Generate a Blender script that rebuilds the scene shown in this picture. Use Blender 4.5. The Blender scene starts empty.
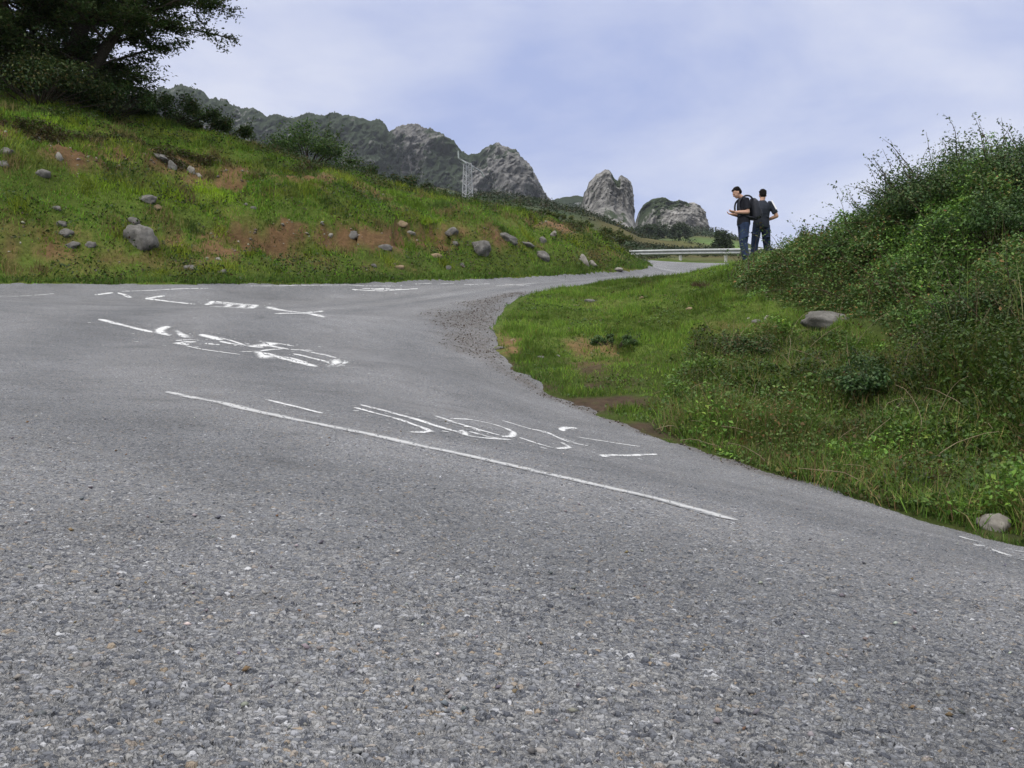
import bpy, bmesh, math, random
import numpy as np
from mathutils import Vector, Matrix

random.seed(7)
RNG = np.random.default_rng(11)
F, CX, CY = 1000.0, 512.0, 384.0
scene = bpy.context.scene
COL = scene.collection


def P(u, v, Y):
    """A point of the place given by a sight line and its distance ahead."""
    return np.array([(u - CX) / F * Y, Y, (CY - v) / F * Y])


# ------------------------------------------------------------------ noise
def _hash(ix, iy, iz, seed):
    h = (ix.astype(np.int64) * 374761393 + iy.astype(np.int64) * 668265263
         + iz.astype(np.int64) * 2147483647 + seed * 1274126177) & 0xFFFFFFFF
    h = ((h ^ (h >> 13)) * 1274126177) & 0xFFFFFFFF
    h = ((h ^ (h >> 16)) * 2246822519) & 0xFFFFFFFF
    return ((h ^ (h >> 15)) & 0xFFFFFF) / float(0xFFFFFF)


def vnoise(p, seed=0):
    p = np.asarray(p, float)
    i = np.floor(p)
    f = p - i
    f = f * f * f * (f * (f * 6 - 15) + 10)
    ix, iy, iz = i[:, 0], i[:, 1], i[:, 2]
    r = 0
    for dx in (0, 1):
        wx = f[:, 0] if dx else 1 - f[:, 0]
        for dy in (0, 1):
            wy = f[:, 1] if dy else 1 - f[:, 1]
            for dz in (0, 1):
                wz = f[:, 2] if dz else 1 - f[:, 2]
                r = r + wx * wy * wz * _hash(ix + dx, iy + dy, iz + dz, seed)
    return r


def fbm(p, octaves=4, seed=0, gain=0.5, ridged=False):
    p = np.asarray(p, float)
    a, s, t = 1.0, 0.0, 0.0
    for o in range(octaves):
        n = vnoise(p, seed + o * 17)
        if ridged:
            n = 1 - np.abs(2 * n - 1)
        s = s + a * n
        t += a
        a *= gain
        p = p * 2.03 + 13.7
    return s / t                                       # 0..1


def smooth(a, b, x):
    t = np.clip((x - a) / (b - a), 0, 1)
    return t * t * (3 - 2 * t)


# ------------------------------------------------------------------ terrain
CP = []                                                # control points of the near ground


def cp(*pts):
    for u, v, Y in pts:
        CP.append(P(u, v, Y))


def cx(*pts):
    for p in pts:
        CP.append(np.array(p, float))


# road surface
cx((0, .9, -.345), (-.41, .8, -.307), (.54, 1.05, -.40), (0, 0, -.35), (-1, 0, -.27), (1, 0, -.46), (0, -2, -.38),
   (-.9, 1.8, -.25), (.8, 1.8, -.41), (.6, 2.8, -.385), (-.6, 4.0, -.235), (-2, 6, -.054), (0, 2.2, -.33))
cp((0, 480, 2.3), (0, 400, 4.7), (0, 340, 9), (0, 300, 14.5),
   (250, 347, 10), (250, 310, 14.5), (430, 370, 9.5), (430, 300, 18.5),
   (480, 425, 5.8), (610, 455, 6.0), (1024, 545, 5.4), (900, 513, 6.2), (760, 470, 7.2), (640, 430, 8.5),
   (560, 398, 10.3), (512, 368, 12), (455, 328, 14.5), (520, 295, 17.8), (600, 284, 19.5), (680, 276, 21),
   (735, 268, 22.5), (800, 505, 4.3), (340, 320, 13))
cx((3, 0, -.72), (6, -2, -1.2), (5, 2.5, -1.1), (9, -6, -1.8), (-5, 2, .0), (-3, -2, -.25), (4, -6, -1.0))
cx((4.7, 37, P(0, 264.5, 37)[2]), (8, 38, P(0, 265, 38)[2]), (8.5, 45, P(0, 263.5, 45)[2]), (7.5, 52, P(0, 262.6, 52)[2]),
   (7, 30, P(0, 267, 30)[2]), (10, 31, 3.7), (12, 38, 4.5), (12, 44, 5.25), (4.0, 31.5, P(0, 268.5, 31.5)[2]))
cp((711, 263.0, 52), (657, 261.8, 55))
cx((12.6, 48, 5.75), (2, 50, 6.1), (9, 58, 6.6))
# grass tongue and mound on the right
cp((505, 345, 13.5), (510, 320, 15.2), (560, 340, 13.5), (620, 330, 14), (700, 312, 15.5), (720, 292, 18), (660, 286, 18.7),
   (620, 376, 11), (700, 385, 10.2), (700, 425, 9), (800, 395, 9.5), (800, 335, 13.3), (800, 445, 8), (900, 450, 7.6),
   (900, 352, 11), (900, 312, 12.5), (900, 245, 14.5), (800, 263, 16.8), (850, 244, 15.8), (900, 221, 15.5), (960, 204, 15),
   (1024, 194, 14.5), (1024, 312, 11), (1024, 400, 8.5), (1024, 485, 7), (770, 268, 20), (820, 262, 18.5))
cx((9, 20, 2.4), (10, 25, 3.0), (12, 14, 2.6), (12, 8, 0.9), (7, 4, -.9), (10, 2, -.8), (15, 20, 3.4), (16, 32, 4.1), (16, 5, 0),
   (12, -4, -1.6), (20, 12, 2.5))
# bank on the left
cp((0, 160, 20.7), (0, 112, 23), (0, 88, 26), (100, 200, 21), (100, 137, 23.5), (100, 115, 26.5), (200, 210, 22.5),
   (200, 152, 25), (200, 132, 28), (300, 215, 23.5), (300, 172, 26), (300, 166, 28.5), (400, 225, 24.7), (400, 199, 27),
   (400, 191, 29.5), (500, 240, 26), (500, 214, 28.7), (570, 250, 27.4), (570, 231, 30), (615, 259, 29), (610, 243, 31.2),
   (638, 262, 31))
cx((3.0, 36, 5.0), (1, 42, 5.9), (-2, 35, 5.9), (-10, 35, 8.0), (-16, 30, 8.6), (-22, 24, 8.0), (-15, 15.5, 3.5), (-13, 10, 2.2),
   (-10, 4, 1.0), (-6, -2, .1), (-20, 8, 4.5), (-16, -4, 1.6), (-5, -8, -.8), (0, -12, -1.5), (10, -14, -2.4), (-14, -16, 0),
   (-6, 48, 6.8), (-20, 45, 8.5), (20, 48, 5.2), (26, 30, 3.5), (26, 4, -.5), (22, -14, -3), (-30, 20, 8.5), (-30, -4, 4))
EDGE_UV = [(0, 284, 18), (100, 284, 19), (200, 284.3, 19.6), (300, 284, 21), (400, 282, 22.5), (480, 279, 24.3), (560, 275, 26.3), (600, 272.6, 27.4), (640, 269.8, 28.6)]
_e = np.array(EDGE_UV)
EDGE_UV = [(float(u), float(np.interp(u, _e[:, 0], _e[:, 1])), float(np.interp(u, _e[:, 0], _e[:, 2]))) for u in np.arange(0, 641, 26.66)]
for u, v, Y in EDGE_UV:
    cp((u, v, Y))
cp((545, 283, 23.9), (480, 284.5, 22.4), (610, 277.5, 25.2))
for u, v, Y in EDGE_UV[:-1]:
    cp((u, v - 17, Y + .85))
cx((5.2, 22.45, 2.64), (5.75, 23.0, 2.70))
CP = np.array(CP)


def _phi(r2):
    return 0.5 * r2 * np.log(r2 + 1e-9)


def _fit(pts, lam):
    n = len(pts)
    d2 = ((pts[:, None, :2] - pts[None, :, :2]) ** 2).sum(-1)
    A = np.zeros((n + 3, n + 3))
    A[:n, :n] = _phi(d2) + lam * np.eye(n)
    A[:n, n] = 1
    A[:n, n + 1:] = pts[:, :2]
    A[n, :n] = 1
    A[n + 1:, :n] = pts[:, :2].T
    return np.linalg.solve(A, np.concatenate([pts[:, 2], np.zeros(3)]))


TPS = _fit(CP, 0.02)

# far slopes: elevation of the land seen along each direction, at growing distances
FY = np.array([40., 70., 150., 250., 350., 700., 1500., 6000.])
FU = np.array([-600., 0., 300., 400., 460., 500., 545., 580., 620., 640., 700., 740., 800., 1100., 1700.])
FV = np.array([
    [190, 185, 220, 226, 228, 232, 240, 250, 258, 262, 264, 266, 275, 300, 330],
    [185, 180, 215, 218, 222, 226, 236, 246, 258, 262, 263, 264, 285, 315, 340],
    [175, 170, 205, 210, 212, 213, 220, 230, 243, 251, 255, 257, 285, 315, 340],
    [175, 170, 200, 199, 196, 198, 205, 216, 233, 244, 250, 252, 285, 315, 340],
    [170, 160, 195, 201, 201, 204, 211, 220, 234, 237, 237, 244, 275, 310, 340],
    [160, 150, 180, 192, 199, 204, 210, 220, 234, 238, 239, 248, 272, 310, 345],
    [170, 165, 190, 205, 210, 215, 222, 228, 240, 244, 247, 254, 280, 320, 350],
    [350, 350, 350, 350, 350, 350, 350, 350, 350, 350, 350, 350, 355, 360, 360]], float)


def H_far(x, y):
    az = np.arctan2(x, y)
    r = np.hypot(x, y)
    azc = np.clip(az, -.75, .75)
    u = CX + F * np.tan(azc)
    Y = np.clip(r * np.cos(azc), FY[0], FY[-1])
    ly = np.log(Y)
    rows = np.array([np.interp(u, FU, FV[k]) for k in range(len(FY))])
    k = np.clip(np.searchsorted(np.log(FY), ly) - 1, 0, len(FY) - 2)
    t = (ly - np.log(FY)[k]) / (np.log(FY)[k + 1] - np.log(FY)[k])
    i = np.arange(len(u))
    # heights (not angles) are blended, so slopes stay straight
    z0 = (CY - rows[k, i]) / F * FY[k]
    z1 = (CY - rows[k + 1, i]) / F * FY[k + 1]
    tl = (Y - FY[k]) / (FY[k + 1] - FY[k])
    z = z0 + (z1 - z0) * tl
    back = smooth(1.0, 2.2, np.abs(az))                # behind the camera the land falls to the valley
    return z * (1 - back) + back * (-.02 * np.minimum(r, 1500))


def H(x, y):
    x = np.atleast_1d(np.asarray(x, float))
    y = np.atleast_1d(np.asarray(y, float))
    out = np.empty(len(x))
    n = len(CP)
    for s in range(0, len(x), 60000):
        xs, ys = x[s:s + 60000], y[s:s + 60000]
        d2 = (xs[:, None] - CP[None, :, 0]) ** 2 + (ys[:, None] - CP[None, :, 1]) ** 2
        near = _phi(d2) @ TPS[:n] + TPS[n] + TPS[n + 1] * xs + TPS[n + 2] * ys
        az = np.abs(np.arctan2(xs, ys))
        side = smooth(.56, 1.3, az)
        r = np.hypot(xs, ys)
        w = smooth(56 - 30 * side, 74 - 34 * side, r)
        near = np.clip(near, -6, 14)
        out[s:s + 60000] = near * (1 - w) + H_far(xs, ys) * w
    return out


# ------------------------------------------------------------------ road outline
def catmull(pts, n=8):
    pts = np.array(pts, float)
    q = np.vstack([2 * pts[0] - pts[1], pts, 2 * pts[-1] - pts[-2]])
    out = []
    for i in range(1, len(q) - 2):
        p0, p1, p2, p3 = q[i - 1:i + 3]
        for t in np.linspace(0, 1, n, endpoint=False):
            out.append(.5 * ((2 * p1) + (-p0 + p2) * t + (2 * p0 - 5 * p1 + 4 * p2 - p3) * t * t
                             + (-p0 + 3 * p1 - 3 * p2 + p3) * t ** 3))
    out.append(pts[-1])
    return np.array(out)


INNER = catmull([(14, -8), (9, -2.6), (6.3, .8), (4.3, 3.3), (2.76, 5.4), (2.41, 6.2), (1.79, 7.2), (1.05, 8.5), (.49, 10.3),
                 (.05, 12), (-.20, 13.3), (-.25, 14.8), (-.10, 16.3), (.30, 17.7), (1.72, 19.4), (3.53, 21), (5.0, 22.5),
                 (8.2, 26), (11.2, 31), (12.4, 37), (12.0, 44), (10.2, 49.6), (7.6, 53), (4, 57), (-1, 61)])
OUTER = catmull([(-3, 54.5), (1.5, 49), (4.0, 43), (4.75, 37), (4.55, 32)] + [tuple(P(*e)[:2]) for e in EDGE_UV[::-1]] + [(-11.0, 14.5), (-9.5, 9), (-6.5, 3.5), (-3.3, -.5), (0, -3.8), (4, -9), (8, -15)])
ROADPOLY = np.vstack([INNER, OUTER])


def poly_dist(x, y, poly, closed=True):
    """signed distance (negative inside)"""
    d = np.full(len(x), 1e9)
    inside = np.zeros(len(x), bool)
    m = len(poly)
    for i in range(m if closed else m - 1):
        a, b = poly[i], poly[(i + 1) % m]
        e = b - a
        L = e @ e + 1e-12
        t = np.clip(((x - a[0]) * e[0] + (y - a[1]) * e[1]) / L, 0, 1)
        d = np.minimum(d, (x - a[0] - t * e[0]) ** 2 + (y - a[1] - t * e[1]) ** 2)
        c = (a[1] > y) != (b[1] > y)
        with np.errstate(divide='ignore', invalid='ignore'):
            xi = a[0] + (y - a[1]) / (b[1] - a[1]) * e[0]
        inside ^= c & (x < xi)
    d = np.sqrt(d)
    return np.where(inside, -d, d) if closed else d


def road_sd(x, y):
    x = np.asarray(x, float)
    y = np.asarray(y, float)
    out = np.full(len(x), 50.0)
    k = np.hypot(x, y) < 75
    if k.any():
        p = np.stack([x[k], y[k], 0 * x[k]], 1)
        out[k] = poly_dist(x[k], y[k], ROADPOLY) + (fbm(p * 2.2, 3, 5) - .5) * (.34 - .20 * smooth(12, 17, np.hypot(x[k], y[k]))) * smooth(2.5, 5, np.hypot(x[k], y[k]))
    return out


SCARPS = []                                            # crumbling sod edges: polylines across the slope


def scarp_dist(x, y):
    """distance below the nearest sod edge (negative above it), and a strength that fades at its ends"""
    best = np.full(len(x), 9.)
    for pl in SCARPS:
        lo, hi = pl.min(0) - 1.8, pl.max(0) + 1.8
        k = np.nonzero((x > lo[0]) & (x < hi[0]) & (y > lo[1]) & (y < hi[1]))[0]
        if len(k) == 0:
            continue
        xs, ys = x[k], y[k]
        yl = np.interp(xs, pl[:, 0], pl[:, 1])
        d = (yl - ys) + (fbm(np.stack([xs, ys, 0 * xs], 1) * 2.1, 3, 171) - .5) * .5
        e = np.minimum(xs - pl[0, 0], pl[-1, 0] - xs)
        d = np.where(e < 0, 9., d)
        d = np.where((d > -.4) & (d < 1.6), d, 9.)
        best[k] = np.where(np.abs(d) < np.abs(best[k]), d, best[k])
    return best


def ground_noise(x, y, sd):
    p = np.stack([x, y, 0 * x], 1)
    r = np.hypot(x, y)
    off = smooth(0.05, 1.6, sd) * smooth(.8, 2.2, np.hypot(x - 5.45, y - 22.7))
    n = (fbm(p * .9, 4, 21) - .5) * .55 + (fbm(p * 3.3, 3, 31) - .5) * .16
    n = n * off
    sc = scarp_dist(x, y)
    n = n - .34 * smooth(-.03, .10, sc) * (1 - smooth(.22, 1.4, sc)) * smooth(.3, .55, fbm(p * .55, 2, 173))
    far = (fbm(p * .035, 4, 41) - .5) * 6 * smooth(60, 140, r) + (fbm(p * .006, 4, 43) - .5) * 40 * smooth(300, 900, r)
    return n * (1 - smooth(50, 80, r)) + far


def _scarp(*uv):
    w = np.array([hit(u, v)[:2] for u, v in uv])
    SCARPS.append(w[np.argsort(w[:, 0])])


def HG(x, y):
    x = np.atleast_1d(np.asarray(x, float))
    y = np.atleast_1d(np.asarray(y, float))
    sd = road_sd(x, y)
    return H(x, y) + ground_noise(x, y, sd)


def hit(u, v, fn=None, lo=.6, hi=75):
    """where the sight line through (u, v) first meets the ground"""
    Ys = np.exp(np.linspace(math.log(lo), math.log(hi), 1600))
    x = (u - CX) / F * Ys
    z = (CY - v) / F * Ys
    g = (fn or H)(x, Ys)
    k = np.nonzero(z <= g)[0]
    if len(k) == 0:
        k = [int(np.argmin(z - g))]
    k = k[0]
    return np.array([x[k], Ys[k], g[k]])


_scarp((-20, 116), (20, 124), (60, 134), (100, 142), (130, 144))
_scarp((138, 147), (165, 151), (200, 157), (222, 166), (250, 176))
_scarp((292, 173), (320, 176), (350, 182), (385, 196))
_scarp((230, 222), (270, 226), (320, 226), (360, 228))
_scarp((395, 222), (425, 226), (452, 230))
_scarp((528, 220), (555, 222), (585, 231))


# ------------------------------------------------------------------ objects
def mesh_np(name, verts, faces, mat=None, parent=None, smooth_shade=False, attrs=None, loc=None):
    """faces: (N,k) int array or list of arrays of constant k"""
    me = bpy.data.meshes.new(name)
    verts = np.asarray(verts, np.float32)
    if loc is not None:
        verts = verts - np.asarray(loc, np.float32)
    if not isinstance(faces, list):
        faces = [faces]
    me.vertices.add(len(verts))
    me.vertices.foreach_set('co', verts.ravel())
    loops = np.concatenate([f.ravel() for f in faces]).astype(np.int32)
    tot = np.concatenate([np.full(len(f), f.shape[1]) for f in faces]).astype(np.int32)
    st = np.concatenate([[0], np.cumsum(tot)[:-1]]).astype(np.int32)
    me.loops.add(len(loops))
    me.loops.foreach_set('vertex_index', loops)
    me.polygons.add(len(tot))
    me.polygons.foreach_set('loop_start', st)
    me.polygons.foreach_set('loop_total', tot)
    if smooth_shade:
        me.polygons.foreach_set('use_smooth', np.ones(len(tot), bool))
    for k, a in (attrs or {}).items():
        if a.ndim == 1:
            at = me.attributes.new(k, 'FLOAT', 'POINT')
            at.data.foreach_set('value', a.astype(np.float32))
        else:
            at = me.attributes.new(k, 'FLOAT_COLOR', 'POINT')
            c = np.ones((len(a), 4), np.float32)
            c[:, :3] = a
            at.data.foreach_set('color', c.ravel())
    me.update(calc_edges=True)
    me.validate()
    if mat:
        me.materials.append(mat)
    o = bpy.data.objects.new(name, me)
    COL.objects.link(o)
    if parent is not None:
        o.parent = parent
    elif loc is not None:
        o.location = loc
    return o


def tag(o, label=None, cat=None, group=None, kind=None):
    if label:
        o['label'] = label
    if cat:
        o['category'] = cat
    if group:
        o['group'] = group
    if kind:
        o['kind'] = kind
    return o


def empty(name, loc, rz=0):
    o = bpy.data.objects.new(name, None)
    o.empty_display_size = .2
    COL.objects.link(o)
    o.location = loc
    o.rotation_euler = (0, 0, rz)
    return o


def bm_obj(name, bm, mat, parent=None, smooth_shade=True):
    me = bpy.data.meshes.new(name)
    bm.normal_update()
    bm.to_mesh(me)
    bm.free()
    if smooth_shade:
        me.polygons.foreach_set('use_smooth', np.ones(len(me.polygons), bool))
    if mat:
        me.materials.append(mat)
    o = bpy.data.objects.new(name, me)
    COL.objects.link(o)
    if parent is not None:
        o.parent = parent
    return o


# ------------------------------------------------------------------ materials
class NT:
    def __init__(self, name):
        self.m = bpy.data.materials.new(name)
        self.m.use_nodes = True
        self.t = self.m.node_tree
        self.t.nodes.clear()
        self.out = self.t.nodes.new('ShaderNodeOutputMaterial')

    def n(self, typ, **kw):
        nd = self.t.nodes.new('ShaderNode' + typ)
        for k, v in kw.items():
            if k in nd.inputs.keys():
                nd.inputs[k].default_value = v
            else:
                setattr(nd, k, v)
        return nd

    def l(self, a, b):
        self.t.links.new(a, b)

    def ramp(self, fac, stops, interp='LINEAR'):
        r = self.n('ValToRGB')
        r.color_ramp.interpolation = interp
        e = r.color_ramp.elements
        while len(e) < len(stops):
            e.new(.5)
        for el, (p, c) in zip(e, stops):
            el.position = p
            el.color = (c[0], c[1], c[2], 1) if not isinstance(c, (int, float)) else (c, c, c, 1)
        self.l(fac, r.inputs[0])
        return r.outputs[0]

    def noise(self, vec, scale, detail=4, rough=.55, dist=0):
        x = self.n('TexNoise', Scale=scale, Detail=detail, Roughness=rough, Distortion=dist)
        self.l(vec, x.inputs['Vector'])
        return x.outputs['Fac']

    def mix(self, fac, a, b, mode='MIX'):
        x = self.n('Mix', data_type='RGBA', blend_type=mode, clamp_factor=True)
        for s, v in ((x.inputs[0], fac), (x.inputs[6], a), (x.inputs[7], b)):
            if isinstance(v, (int, float)):
                s.default_value = v
            elif isinstance(v, tuple):
                s.default_value = (*v, 1)
            else:
                self.l(v, s)
        return x.outputs[2]

    def math(self, op, a, b=0.0, clamp=False):
        x = self.n('Math', operation=op, use_clamp=clamp)
        for s, v in ((x.inputs[0], a), (x.inputs[1], b)):
            if isinstance(v, (int, float)):
                s.default_value = v
            else:
                self.l(v, s)
        return x.outputs[0]

    def pos(self):
        return self.n('NewGeometry').outputs['Position']

    def obj(self):
        return self.n('TexCoord').outputs['Object']

    def attr(self, name):
        return self.n('Attribute', attribute_name=name)

    def bsdf(self, color, rough=.8, spec=.3, bump=None, bstr=.4, bdist=.02, metallic=0.):
        b = self.n('BsdfPrincipled')
        b.inputs['Roughness'].default_value = rough
        b.inputs['Specular IOR Level'].default_value = spec
        b.inputs['Metallic'].default_value = metallic
        if isinstance(color, tuple):
            b.inputs['Base Color'].default_value = (*color, 1)
        else:
            self.l(color, b.inputs['Base Color'])
        if bump is not None:
            bp = self.n('Bump', Strength=bstr, Distance=bdist)
            self.l(bump, bp.inputs['Height'])
            self.l(bp.outputs[0], b.inputs['Normal'])
        self.l(b.outputs[0], self.out.inputs[0])
        return b


def plain(name, color, rough=.8, spec=.3, metallic=0., var=.25, scale=9., bump=.15):
    m = NT(name)
    v = m.obj()
    nz = m.noise(v, scale, 5)
    a = tuple(c * (1 - var) for c in color)
    b = tuple(min(1, c * (1 + var)) for c in color)
    c = m.ramp(nz, [(.3, a), (.7, b)])
    m.bsdf(c, rough, spec, nz, bump, .01, metallic)
    return m.m


def leafmat(name, transl=.3, rough=.55, spec=.25):
    m = NT(name)
    a = m.attr('tint').outputs['Color']
    b = m.n('BsdfPrincipled')
    b.inputs['Roughness'].default_value = rough
    b.inputs['Specular IOR Level'].default_value = spec
    m.l(a, b.inputs['Base Color'])
    t = m.n('BsdfTranslucent')
    m.l(a, t.inputs['Color'])
    mx = m.n('MixShader', Fac=transl)
    m.l(b.outputs[0], mx.inputs[1])
    m.l(t.outputs[0], mx.inputs[2])
    m.l(mx.outputs[0], m.out.inputs[0])
    return m.m


def asphalt_color(m, v):
    """worn chip-seal: angular pale chips of mixed size bound in dark binder; returns colour and height"""
    warp = m.n('TexNoise', Scale=70., Detail=3.)
    m.l(v, warp.inputs['Vector'])
    vv = m.n('VectorMath', operation='MULTIPLY_ADD')
    m.l(warp.outputs['Color'], vv.inputs[0])
    vv.inputs[1].default_value = (.014, .014, .014)
    m.l(v, vv.inputs[2])

    def chips(scale):
        a = m.n('TexVoronoi', Scale=scale, Randomness=1.)
        e = m.n('TexVoronoi', Scale=scale, Randomness=1., feature='DISTANCE_TO_EDGE')
        m.l(vv.outputs[0], a.inputs['Vector'])
        m.l(vv.outputs[0], e.inputs['Vector'])
        s = m.n('SeparateColor')
        m.l(a.outputs['Color'], s.inputs[0])
        return s.outputs[0], s.outputs[1], s.outputs[2], e.outputs['Distance']
    r1, p1, q1, e1 = chips(108.)
    r2, p2, q2, e2 = chips(190.)
    r3, p3, q3, e3 = chips(360.)
    stops = [(0, (.050, .053, .062)), (.14, (.095, .098, .106)), (.32, (.150, .152, .158)), (.55, (.200, .199, .197)), (.70, (.225, .217, .200)),
             (.79, (.255, .253, .250)), (.85, (.235, .185, .130)), (.89, (.165, .166, .175)), (.965, (.30, .297, .295)), (1, (.40, .395, .385))]
    c1 = m.ramp(r1, stops)
    c2 = m.ramp(r2, stops)
    c3 = m.ramp(r3, [(0, (.085, .085, .088)), (.4, (.155, .153, .150)), (.8, (.205, .198, .188)), (1, (.29, .28, .26))])
    lump = m.noise(v, 7, 4, .6)
    k1 = m.ramp(m.math('ADD', p1, m.math('MULTIPLY', lump, .6)), [(.93, 0), (.96, 1)])
    k2 = m.ramp(m.math('ADD', p2, m.math('MULTIPLY', lump, .4)), [(.52, 0), (.56, 1)])
    g1 = m.ramp(e1, [(0, .42), (.09, 1)])
    g2 = m.ramp(e2, [(0, .50), (.10, 1)])
    col = m.mix(k2, c3, m.mix(1., c2, g2, 'MULTIPLY'))
    col = m.mix(k1, col, m.mix(1., c1, g1, 'MULTIPLY'))
    h1 = m.math('MULTIPLY', m.math('MULTIPLY', m.ramp(e1, [(0, 0), (.16, .85), (.5, 1)]), m.math('MULTIPLY_ADD', q1, .9)), k1)
    h2 = m.math('MULTIPLY', m.math('MULTIPLY', m.ramp(e2, [(0, 0), (.18, .85), (.5, 1)]), m.math('MULTIPLY_ADD', q2, .7)), m.math('MULTIPLY', k2, .66))
    h3 = m.math('MULTIPLY', m.ramp(e3, [(0, 0), (.3, 1)]), .26)
    height = m.math('MAXIMUM', m.math('MAXIMUM', h1, h2), h3)
    # broad wear, tar-rich patches, fine cracks
    big = m.noise(v, .50, 6, .62, .5)
    mid = m.noise(v, 3.1, 5, .65, .3)
    col = m.mix(1.0, col, m.ramp(big, [(.28, .80), (.52, 1.0), (.72, 1.20)]), 'MULTIPLY')
    col = m.mix(1.0, col, m.ramp(mid, [(.26, .74), (.40, .96), (.7, 1.14)]), 'MULTIPLY')
    col = m.mix(1.0, col, (.90, .925, .975), 'MULTIPLY')
    return col, height
# ------------------------------------------------------------------ camera, light, sky
cam = bpy.data.cameras.new('camera')
cam.sensor_width = 36.0
cam.lens = F / 1024.0 * 36.0
cam.clip_start = .05
cam.clip_end = 20000
camo = bpy.data.objects.new('camera', cam)
camo.location = (0, 0, 0)
camo.rotation_euler = (math.radians(90), 0, 0)
COL.objects.link(camo)
scene.camera = camo

SUN_EL, SUN_AZ = 42.0, 215.0                            # behind and to the left of the camera
sun = bpy.data.lights.new('sun', 'SUN')
sun.energy = 1.8
sun.angle = math.radians(28)
sun.color = (1, .96, .9)
suno = bpy.data.objects.new('sun', sun)
d = Vector((math.sin(math.radians(SUN_AZ)) * math.cos(math.radians(SUN_EL)),
            math.cos(math.radians(SUN_AZ)) * math.cos(math.radians(SUN_EL)), math.sin(math.radians(SUN_EL))))
suno.rotation_euler = d.to_track_quat('Z', 'Y').to_euler()
COL.objects.link(suno)

world = bpy.data.worlds.new('World')
scene.world = world
world.use_nodes = True
wt = world.node_tree
wt.nodes.clear()


def wn(typ, **kw):
    nd = wt.nodes.new('ShaderNode' + typ)
    for k, v in kw.items():
        if k in nd.inputs.keys():
            nd.inputs[k].default_value = v
        else:
            setattr(nd, k, v)
    return nd


sky = wn('TexSky', sky_type='NISHITA', sun_disc=False)
sky.sun_elevation = math.radians(SUN_EL)
sky.sun_rotation = math.radians(SUN_AZ)
skym = wn('VectorMath', operation='SCALE')
skym.inputs['Scale'].default_value = .10
wt.links.new(sky.outputs[0], skym.inputs[0])
tc = wn('TexCoord')
# overcast: cloud sheet seen on a plane overhead, so banks flatten towards the horizon
sep = wn('SeparateXYZ')
wt.links.new(tc.outputs['Generated'], sep.inputs[0])
zc = wn('Math', operation='MAXIMUM')
wt.links.new(sep.outputs['Z'], zc.inputs[0])
zc.inputs[1].default_value = 0.0
za = wn('Math', operation='ADD')
wt.links.new(zc.outputs[0], za.inputs[0])
za.inputs[1].default_value = .22
dv = wn('VectorMath', operation='DIVIDE')
wt.links.new(tc.outputs['Generated'], dv.inputs[0])
cb = wn('CombineXYZ')
for i in range(3):
    wt.links.new(za.outputs[0], cb.inputs[i])
wt.links.new(cb.outputs[0], dv.inputs[1])
nz = wn('TexNoise', Scale=1.35, Detail=8., Roughness=.56, Distortion=.25)
wt.links.new(dv.outputs[0], nz.inputs['Vector'])
rp = wn('ValToRGB')
rp.color_ramp.elements[0].position = .37
rp.color_ramp.elements[0].color = (.36, .425, .69, 1)
rp.color_ramp.elements[1].position = .64
rp.color_ramp.elements[1].color = (.655, .68, .81, 1)
wt.links.new(nz.outputs['Fac'], rp.inputs[0])
# an overcast sky is two to three times brighter overhead than low down
ov = wn('MapRange', interpolation_type='SMOOTHSTEP')
wt.links.new(zc.outputs[0], ov.inputs['Value'])
for k, v in (('From Min', .33), ('From Max', .95), ('To Min', 1.0), ('To Max', 3.7)):
    ov.inputs[k].default_value = v
ovc = wn('MapRange', interpolation_type='SMOOTHSTEP')
wt.links.new(zc.outputs[0], ovc.inputs['Value'])
for k, v in (('From Min', .36), ('From Max', .62), ('To Min', 0.0), ('To Max', 1.0)):
    ovc.inputs[k].default_value = v
grey = wn('Mix', data_type='RGBA')
wt.links.new(ovc.outputs[0], grey.inputs[0])
wt.links.new(rp.outputs[0], grey.inputs[6])
grey.inputs[7].default_value = (.63, .625, .62, 1)       # high cloud overhead is nearly white
cl = wn('VectorMath', operation='SCALE')
wt.links.new(grey.outputs[2], cl.inputs[0])
wt.links.new(ov.outputs[0], cl.inputs['Scale'])
mxw = wn('Mix', data_type='RGBA')
mxw.inputs[0].default_value = .90
wt.links.new(skym.outputs[0], mxw.inputs[6])
wt.links.new(cl.outputs[0], mxw.inputs[7])
bg = wn('Background', Strength=1.0)
wt.links.new(mxw.outputs[2], bg.inputs[0])
wo = wn('OutputWorld')
wt.links.new(bg.outputs[0], wo.inputs[0])

scene.view_settings.view_transform = 'Standard'
scene.view_settings.look = 'None'
scene.view_settings.gamma = 1
scene.view_settings.use_curve_mapping = False
scene.view_settings.exposure = 0.22
scene.cycles.use_denoising = True
scene.cycles.max_bounces = 5
scene.cycles.diffuse_bounces = 3
scene.cycles.transparent_max_bounces = 6
scene.cycles.volume_bounces = 0

# ------------------------------------------------------------------ polar sheets


def polar(rs, azs):
    A, R = np.meshgrid(azs, rs)
    x = (R * np.sin(A)).ravel()
    y = (R * np.cos(A)).ravel()
    nr, na = len(rs), len(azs)
    i = np.arange(nr - 1)[:, None] * na + np.arange(na - 1)[None, :]
    # wind so that normals look up
    f = np.stack([i, i + na, i + na + 1, i + 1], -1).reshape(-1, 4)[:, ::-1]
    return x, y, f


def azimuths(step, half=math.radians(30.5), coarse=math.radians(2.5)):
    a = np.arange(-half, half + step, step)
    n = int((math.pi - half) / coarse)
    right = np.linspace(half + step, math.pi, n + 1)[1:]
    return np.concatenate([-right[::-1], a, right])


def keep_faces(x, y, f, fmask):
    f = f[fmask]
    used = np.unique(f)
    remap = np.full(len(x), -1)
    remap[used] = np.arange(len(used))
    return used, remap[f]


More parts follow.
